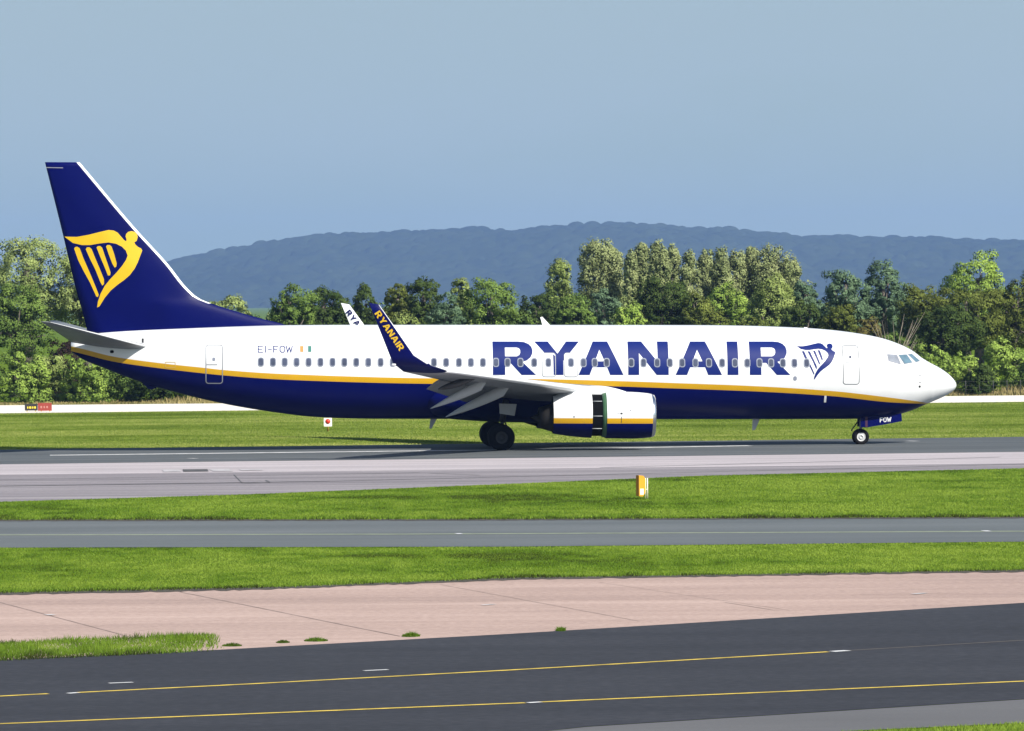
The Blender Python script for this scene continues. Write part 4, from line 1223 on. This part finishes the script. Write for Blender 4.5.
# ---- engines
def build_engine(s):
    LE = -4.83
    zc = (PZ(391.5, 630, LE) + PZ(438.3, 630, LE)) / 2; RR = (PZ(391.5, 630, LE) - PZ(438.3, 630, LE)) / 2
    e = bpy.data.objects.new('engine', None); link(e, jet); e.location = (0, s * 4.83, 0)
    za, zb = PZ(418.3, 600, LE - 1), PZ(423.6, 600, LE - 1)
    xl, xf, xg0, xg1, xr = PX(654.8, LE), PX(651.2, LE), PX(605.5, LE), PX(591, LE), PX(552.6, LE)
    pf = Smooth([(xr, 0.80), (PX(565, LE), 0.885), (PX(580, LE), 0.955), (xg1, 0.985), (xg0, 1.0), (PX(630, LE), 1.0), (PX(642, LE), 0.975), (xf, 0.925), (xl - 0.03, 0.875)])
    lip_z = lambda x: zc - 0.03 * max(0, (x - xg0) / (xl - xg0))
    sec = lambda x: (lip_z(x), RR * pf(x), RR * pf(x) * 1.03)
    ms = [M['white'], M['yellow'], M['navy']]
    o = bm_obj('fan_cowl', painted_hull(list(np.linspace(xg0, xf, 16)), sec, lambda x: za, lambda x: zb, None, cap=False), ms, e)
    o = bm_obj('reverser_sleeve', painted_hull(list(np.linspace(xr, xg1, 14)), sec, lambda x: za, lambda x: zb, None, cap=False), ms, e)
    rl = RR * pf(xf)
    zl_ = lip_z(xf)
    bm = bmesh.new(); add_lathe(bm, [(xf, rl), (xf + 0.06, rl * 0.985), (xl - 0.035, rl * 0.955), (xl - 0.008, rl * 0.925), (xl, rl * 0.90), (xl - 0.02, rl * 0.87), (xl - 0.12, rl * 0.835), (xl - 0.9, rl * 0.85)], (0, 0, zl_), 'X', 56)
    for v in bm.verts: v.co.y *= 1.03
    bm_obj('inlet_lip', bm, M['silver'], e)
    bm = bmesh.new(); add_lathe(bm, [(xl - 0.9, rl * 0.86), (xl - 0.88, 0.28), (xl - 0.6, 0.12), (xl - 0.45, 0.002)], (0, 0, zl_), 'X', 36); bm_obj('fan', bm, M['darkgrey'], e)
    # opened reverser: black cascades and green forward ring
    bm = bmesh.new(); add_lathe(bm, [(xg1 - 0.25, RR * 0.90), (xg0 + 0.2, RR * 0.90)], (0, 0, zc), 'X', 56)
    for v in bm.verts: v.co.y *= 1.02
    bm_obj('reverser_cascade', bm, M['cascade'], e)
    bm = bmesh.new(); add_lathe(bm, [(xg0 + 0.01, RR * 0.985), (xg0 - 0.07, RR * 0.965), (xg0 - 0.17, RR * 0.93), (xg0 - 0.18, RR * 0.80)], (0, 0, zc), 'X', 56)
    for v in bm.verts: v.co.y *= 1.02
    bm_obj('torque_ring', bm, M['primer'], e)
    for a in (50, 92, 128):
        for sg in (1, -1):
            bm = bmesh.new(); y_, z_ = RR * 0.925 * math.sin(R(a)) * sg, zc + RR * 0.925 * math.cos(R(a))
            add_tube(bm, [(xg1 - 0.05, y_, z_), (xg0 - 0.2, y_, z_)], 0.014, 6); bm_obj('actuator', bm, M['fairing'], e)
    # rear: fan nozzle wall and core
    bm = bmesh.new(); add_lathe(bm, [(xr - 0.005, RR * 0.795), (xr + 0.02, RR * 0.77), (xr + 0.8, RR * 0.72), (xr + 0.8, 0.3)], (0, 0, zc), 'X', 48); bm_obj('fan_nozzle', bm, M['nozzle'], e)
    zn = zc - 0.12
    bm = bmesh.new(); add_lathe(bm, [(xr + 0.9, 0.64), (xr, 0.60), (xr - 0.35, 0.50), (xr - 0.60, 0.42), (xr - 0.58, 0.38), (xr - 0.2, 0.30)], (0, 0, zn), 'X', 40); bm_obj('core_nozzle', bm, M['nozzle'], e)
    bm = bmesh.new(); add_lathe(bm, [(xr - 0.2, 0.28), (xr - 0.65, 0.16), (xr - 0.95, 0.01)], (0, 0, zn), 'X', 24); bm_obj('exhaust_plug', bm, M['nozzle'], e)
    # pylon
    prof = [(626, 391.5), (618, 389.0), (608, 386.6), (600, 385.7), (591, 385.7), (580, 387.2), (571, 390), (556, 395)]
    secs = []
    for i, (px, py) in enumerate(prof):
        x, z = P(px, py, LE); hw = [0.03, 0.14, 0.2, 0.22, 0.22, 0.22, 0.2, 0.16][i]
        b0 = zc + RR * 0.7
        secs.append([(x, -hw, b0), (x, -hw, z - 0.12), (x, -hw * 0.6, z - 0.02), (x, 0, z), (x, hw * 0.6, z - 0.02), (x, hw, z - 0.12), (x, hw, b0)])
    bm = bmesh.new(); add_loft(bm, secs); bm_obj('pylon', bm, M['white'], e)
    if s < 0:
        def ey(x, z):
            q = (z - lip_z(x)) / (RR * pf(x)); return RR * pf(x) * 1.03 * math.sqrt(max(0, 1 - q * q))
        for (x0, y0, x1, y1, mm) in ((620.4, 412.6, 622.6, 414.4, 'darkgrey'), (629.8, 409.5, 631.4, 411, 'line'), (573.4, 416, 575, 417.6, 'line'), (621.1, 416.5, 621.7, 423, 'darkgrey'), (617, 413.3, 620, 413.8, 'line')):
            decal('cowl_mark', [[[P(a_, b_, LE - 1) for a_, b_ in rrect(x0, y0, x1, y1, 0.25)]]], ey, M[mm], e, 0.006)
    return e
build_engine(-1); build_engine(1)

# ---- landing gear
def wheel(cx, cy, cz, r, wd, parent, hubr):
    h = wd / 2
    bm = bmesh.new()
    add_lathe(bm, [(-h * 0.75, hubr), (-h, hubr + 0.03), (-h, r * 0.84), (-h * 0.82, r * 0.95), (-h * 0.4, r), (h * 0.4, r), (h * 0.82, r * 0.95), (h, r * 0.84), (h, hubr + 0.03), (h * 0.75, hubr)], (cx, cy, cz), 'Y', 40)
    bm_obj('tyre', bm, M['tyre'], parent)
    bm = bmesh.new()
    add_lathe(bm, [(-h * 0.45, 0.001), (-h * 0.5, hubr * 0.3), (-h * 0.9, hubr * 0.34), (-h * 0.9, hubr * 0.45), (-h * 0.5, hubr * 0.55), (-h * 0.55, hubr * 0.9), (-h * 0.78, hubr + 0.006), (h * 0.78, hubr + 0.006), (h * 0.5, hubr * 0.6), (h * 0.45, 0.001)], (cx, cy, cz), 'Y', 32)
    return bm

def main_gear(s):
    e = bpy.data.objects.new('main_gear', None); link(e, jet)
    xc, zb = P(501.5, 450.8, -3.3)
    r = 0.565; zc = zb + r
    for y in (2.43, 3.29):
        bm = wheel(xc, s * y, zc, r, 0.40, e, 0.26); bm_obj('rim', bm, M['darkgrey'], e)
    xt2, zt2 = P(506, 400, -3.0)
    bm = bmesh.new()
    add_tube(bm, [(xc, s * 2.86, zc), (xc + 0.06, s * 2.86, zc + 0.75)], 0.085, 14); add_tube(bm, [(xc + 0.05, s * 2.86, zc + 0.65), (xt2, s * 2.95, zt2)], 0.135, 14)
    add_tube(bm, [(xc, s * 2.3, zc), (xc, s * 3.4, zc)], 0.07, 12)
    bm_obj('strut', bm, M['darkgrey'], e)
    bm = bmesh.new(); add_tube(bm, [(xc + 0.05, s * 2.86, zc + 0.9), (xc + 0.1, s * 1.2, zc + 1.2)], 0.06, 10); add_tube(bm, [(xc + 0.12, s * 2.86, zc + 0.08), (xc + 0.32, s * 2.86, zc + 0.32), (xc + 0.14, s * 2.86, zc + 0.7)], 0.035, 8)
    bm_obj('brace', bm, M['darkgrey'], e)
    q = [P(a, b_, -3.2) for a, b_ in [(499, 403.5), (516.5, 404), (514.5, 415.8), (499.5, 413.5)]]
    bm = bmesh.new()
    a0 = [bm.verts.new((x, s * 3.3, z)) for x, z in q]; a1 = [bm.verts.new((x, s * 3.26, z)) for x, z in q]
    bm.faces.new(a0); bm.faces.new(a1[::-1])
    for i in range(4): bm.faces.new((a0[i], a0[(i + 1) % 4], a1[(i + 1) % 4], a1[i]))
    bmesh.ops.recalc_face_normals(bm, faces=bm.faces[:])
    bm_obj('gear_door', bm, M['fairing'], e)
main_gear(-1); main_gear(1)

ng = bpy.data.objects.new('nose_gear', None); link(ng, jet)
xc, zb = P(861, 444.8, -0.2); r = 0.345; zc = zb + r
for y in (-0.21, 0.21):
    bm = wheel(xc, y, zc, r, 0.20, ng, 0.19); bm_obj('rim', bm, M['hub'], ng)
bm = bmesh.new()
add_tube(bm, [(xc, 0, zc), (xc + 0.02, 0, zc + 0.45), (xc + 0.08, 0, zc + 1.2)], [0.055, 0.075, 0.09], 12); add_tube(bm, [(xc, -0.24, zc), (xc, 0.24, zc)], 0.045, 10)
bm_obj('strut', bm, M['line'], ng)
bm = bmesh.new()
add_tube(bm, [(xc - 0.05, 0, zc + 0.75), (xc - 0.40, 0, zc + 0.26), (xc - 0.06, 0, zc + 0.1)], 0.03, 8); add_tube(bm, [(xc + 0.03, 0, zc + 0.5), (xc + 0.9, 0, zc + 1.05)], 0.04, 8)
bm_obj('brace', bm, M['darkgrey'], ng)
DQ = [(860.6, 417.0), (901.4, 413.2), (901.9, 421.2), (885, 424.4), (867, 427.4), (860.6, 427.0)]
for s in (-1, 1):
    q = [P(a, b_, -0.55) for a, b_ in DQ]
    bm = bmesh.new()
    a0 = [bm.verts.new((x, s * 0.56, z)) for x, z in q]; a1 = [bm.verts.new((x, s * 0.53, z)) for x, z in q]
    bm.faces.new(a0); bm.faces.new(a1[::-1])
    for i in range(len(q)): bm.faces.new((a0[i], a0[(i + 1) % len(q)], a1[(i + 1) % len(q)], a1[i]))
    bmesh.ops.recalc_face_normals(bm, faces=bm.faces[:])
    bm_obj('gear_door', bm, M['navy'], ng)
loops = []
for ch, x0, wd in (('F', 880.2, 2.4), ('O', 883.7, 2.6), ('W', 887.5, 3.2)):
    for st in THIN[ch]:
        for qd in stroke_poly([(x0 + u * wd, 421.9 - v * 4.0 - (x0 - 880) * 0.06) for u, v in st], 0.8):
            loops.append([px_loop(lp, -0.56) for lp in qd])
decal('door_lettering', loops, lambda x, z: 0.56, M['white'], ng, 0.006)
decal('door_red_band', [[px_loop([(865.2, 416.7), (867.6, 416.5), (867.6, 427.1), (865.2, 427.1)], -0.56)]], lambda x, z: 0.56, newmat('dark_red_band', (0.035, 0.004, 0.035), 0.5), ng, 0.006)

# ---- antennas, skid
def blade(name, pts, lat, th, mat):
    q = [P(a, b_, lat) for a, b_ in pts]
    bm = bmesh.new()
    a0 = [bm.verts.new((x, lat - th, z)) for x, z in q]; a1 = [bm.verts.new((x, lat + th, z)) for x, z in q]
    bm.faces.new(a0); bm.faces.new(a1[::-1])
    for i in range(len(q)): bm.faces.new((a0[i], a0[(i + 1) % len(q)], a1[(i + 1) % len(q)], a1[i]))
    bmesh.ops.recalc_face_normals(bm, faces=bm.faces[:])
    bmesh.ops.bevel(bm, geom=bm.edges[:], offset=min(th * 0.6, 0.01), segments=1)
    return bm_obj(name, bm, mat, jet)
blade('antenna', [(542.6, 325.6), (540.2, 317.2), (542.4, 316.8), (550.5, 325.6)], 0.0, 0.03, M['white'])
blade('antenna', [(752.6, 418.5), (760, 418.5), (755.2, 429.8), (752.2, 430.2)], 0.0, 0.03, M['fairing'])
blade('antenna', [(430.6, 418.5), (437.0, 418.5), (431.6, 428.4), (429.2, 428.6)], 0.0, 0.04, M['fairing'])
blade('tail_skid', [(140, 381), (158, 387), (152, 389.6), (148.5, 388.8)], 0.0, 0.1, M['navy'])
blade('beacon', [(803, 329.0), (804.2, 327.2), (807, 327.2), (808.4, 329.2)], 0.0, 0.05, M['white'])
bm = bmesh.new(); add_lathe(bm, [(0, 0.16), (-0.03, 0.15), (-0.012, 0.13), (0.25, 0.12), (0.25, 0.001)], (XT - 0.002, 0, zsec(XT)[0]), 'X', 24); bm_obj('exhaust_pipe', bm, M['nozzle'], jet)
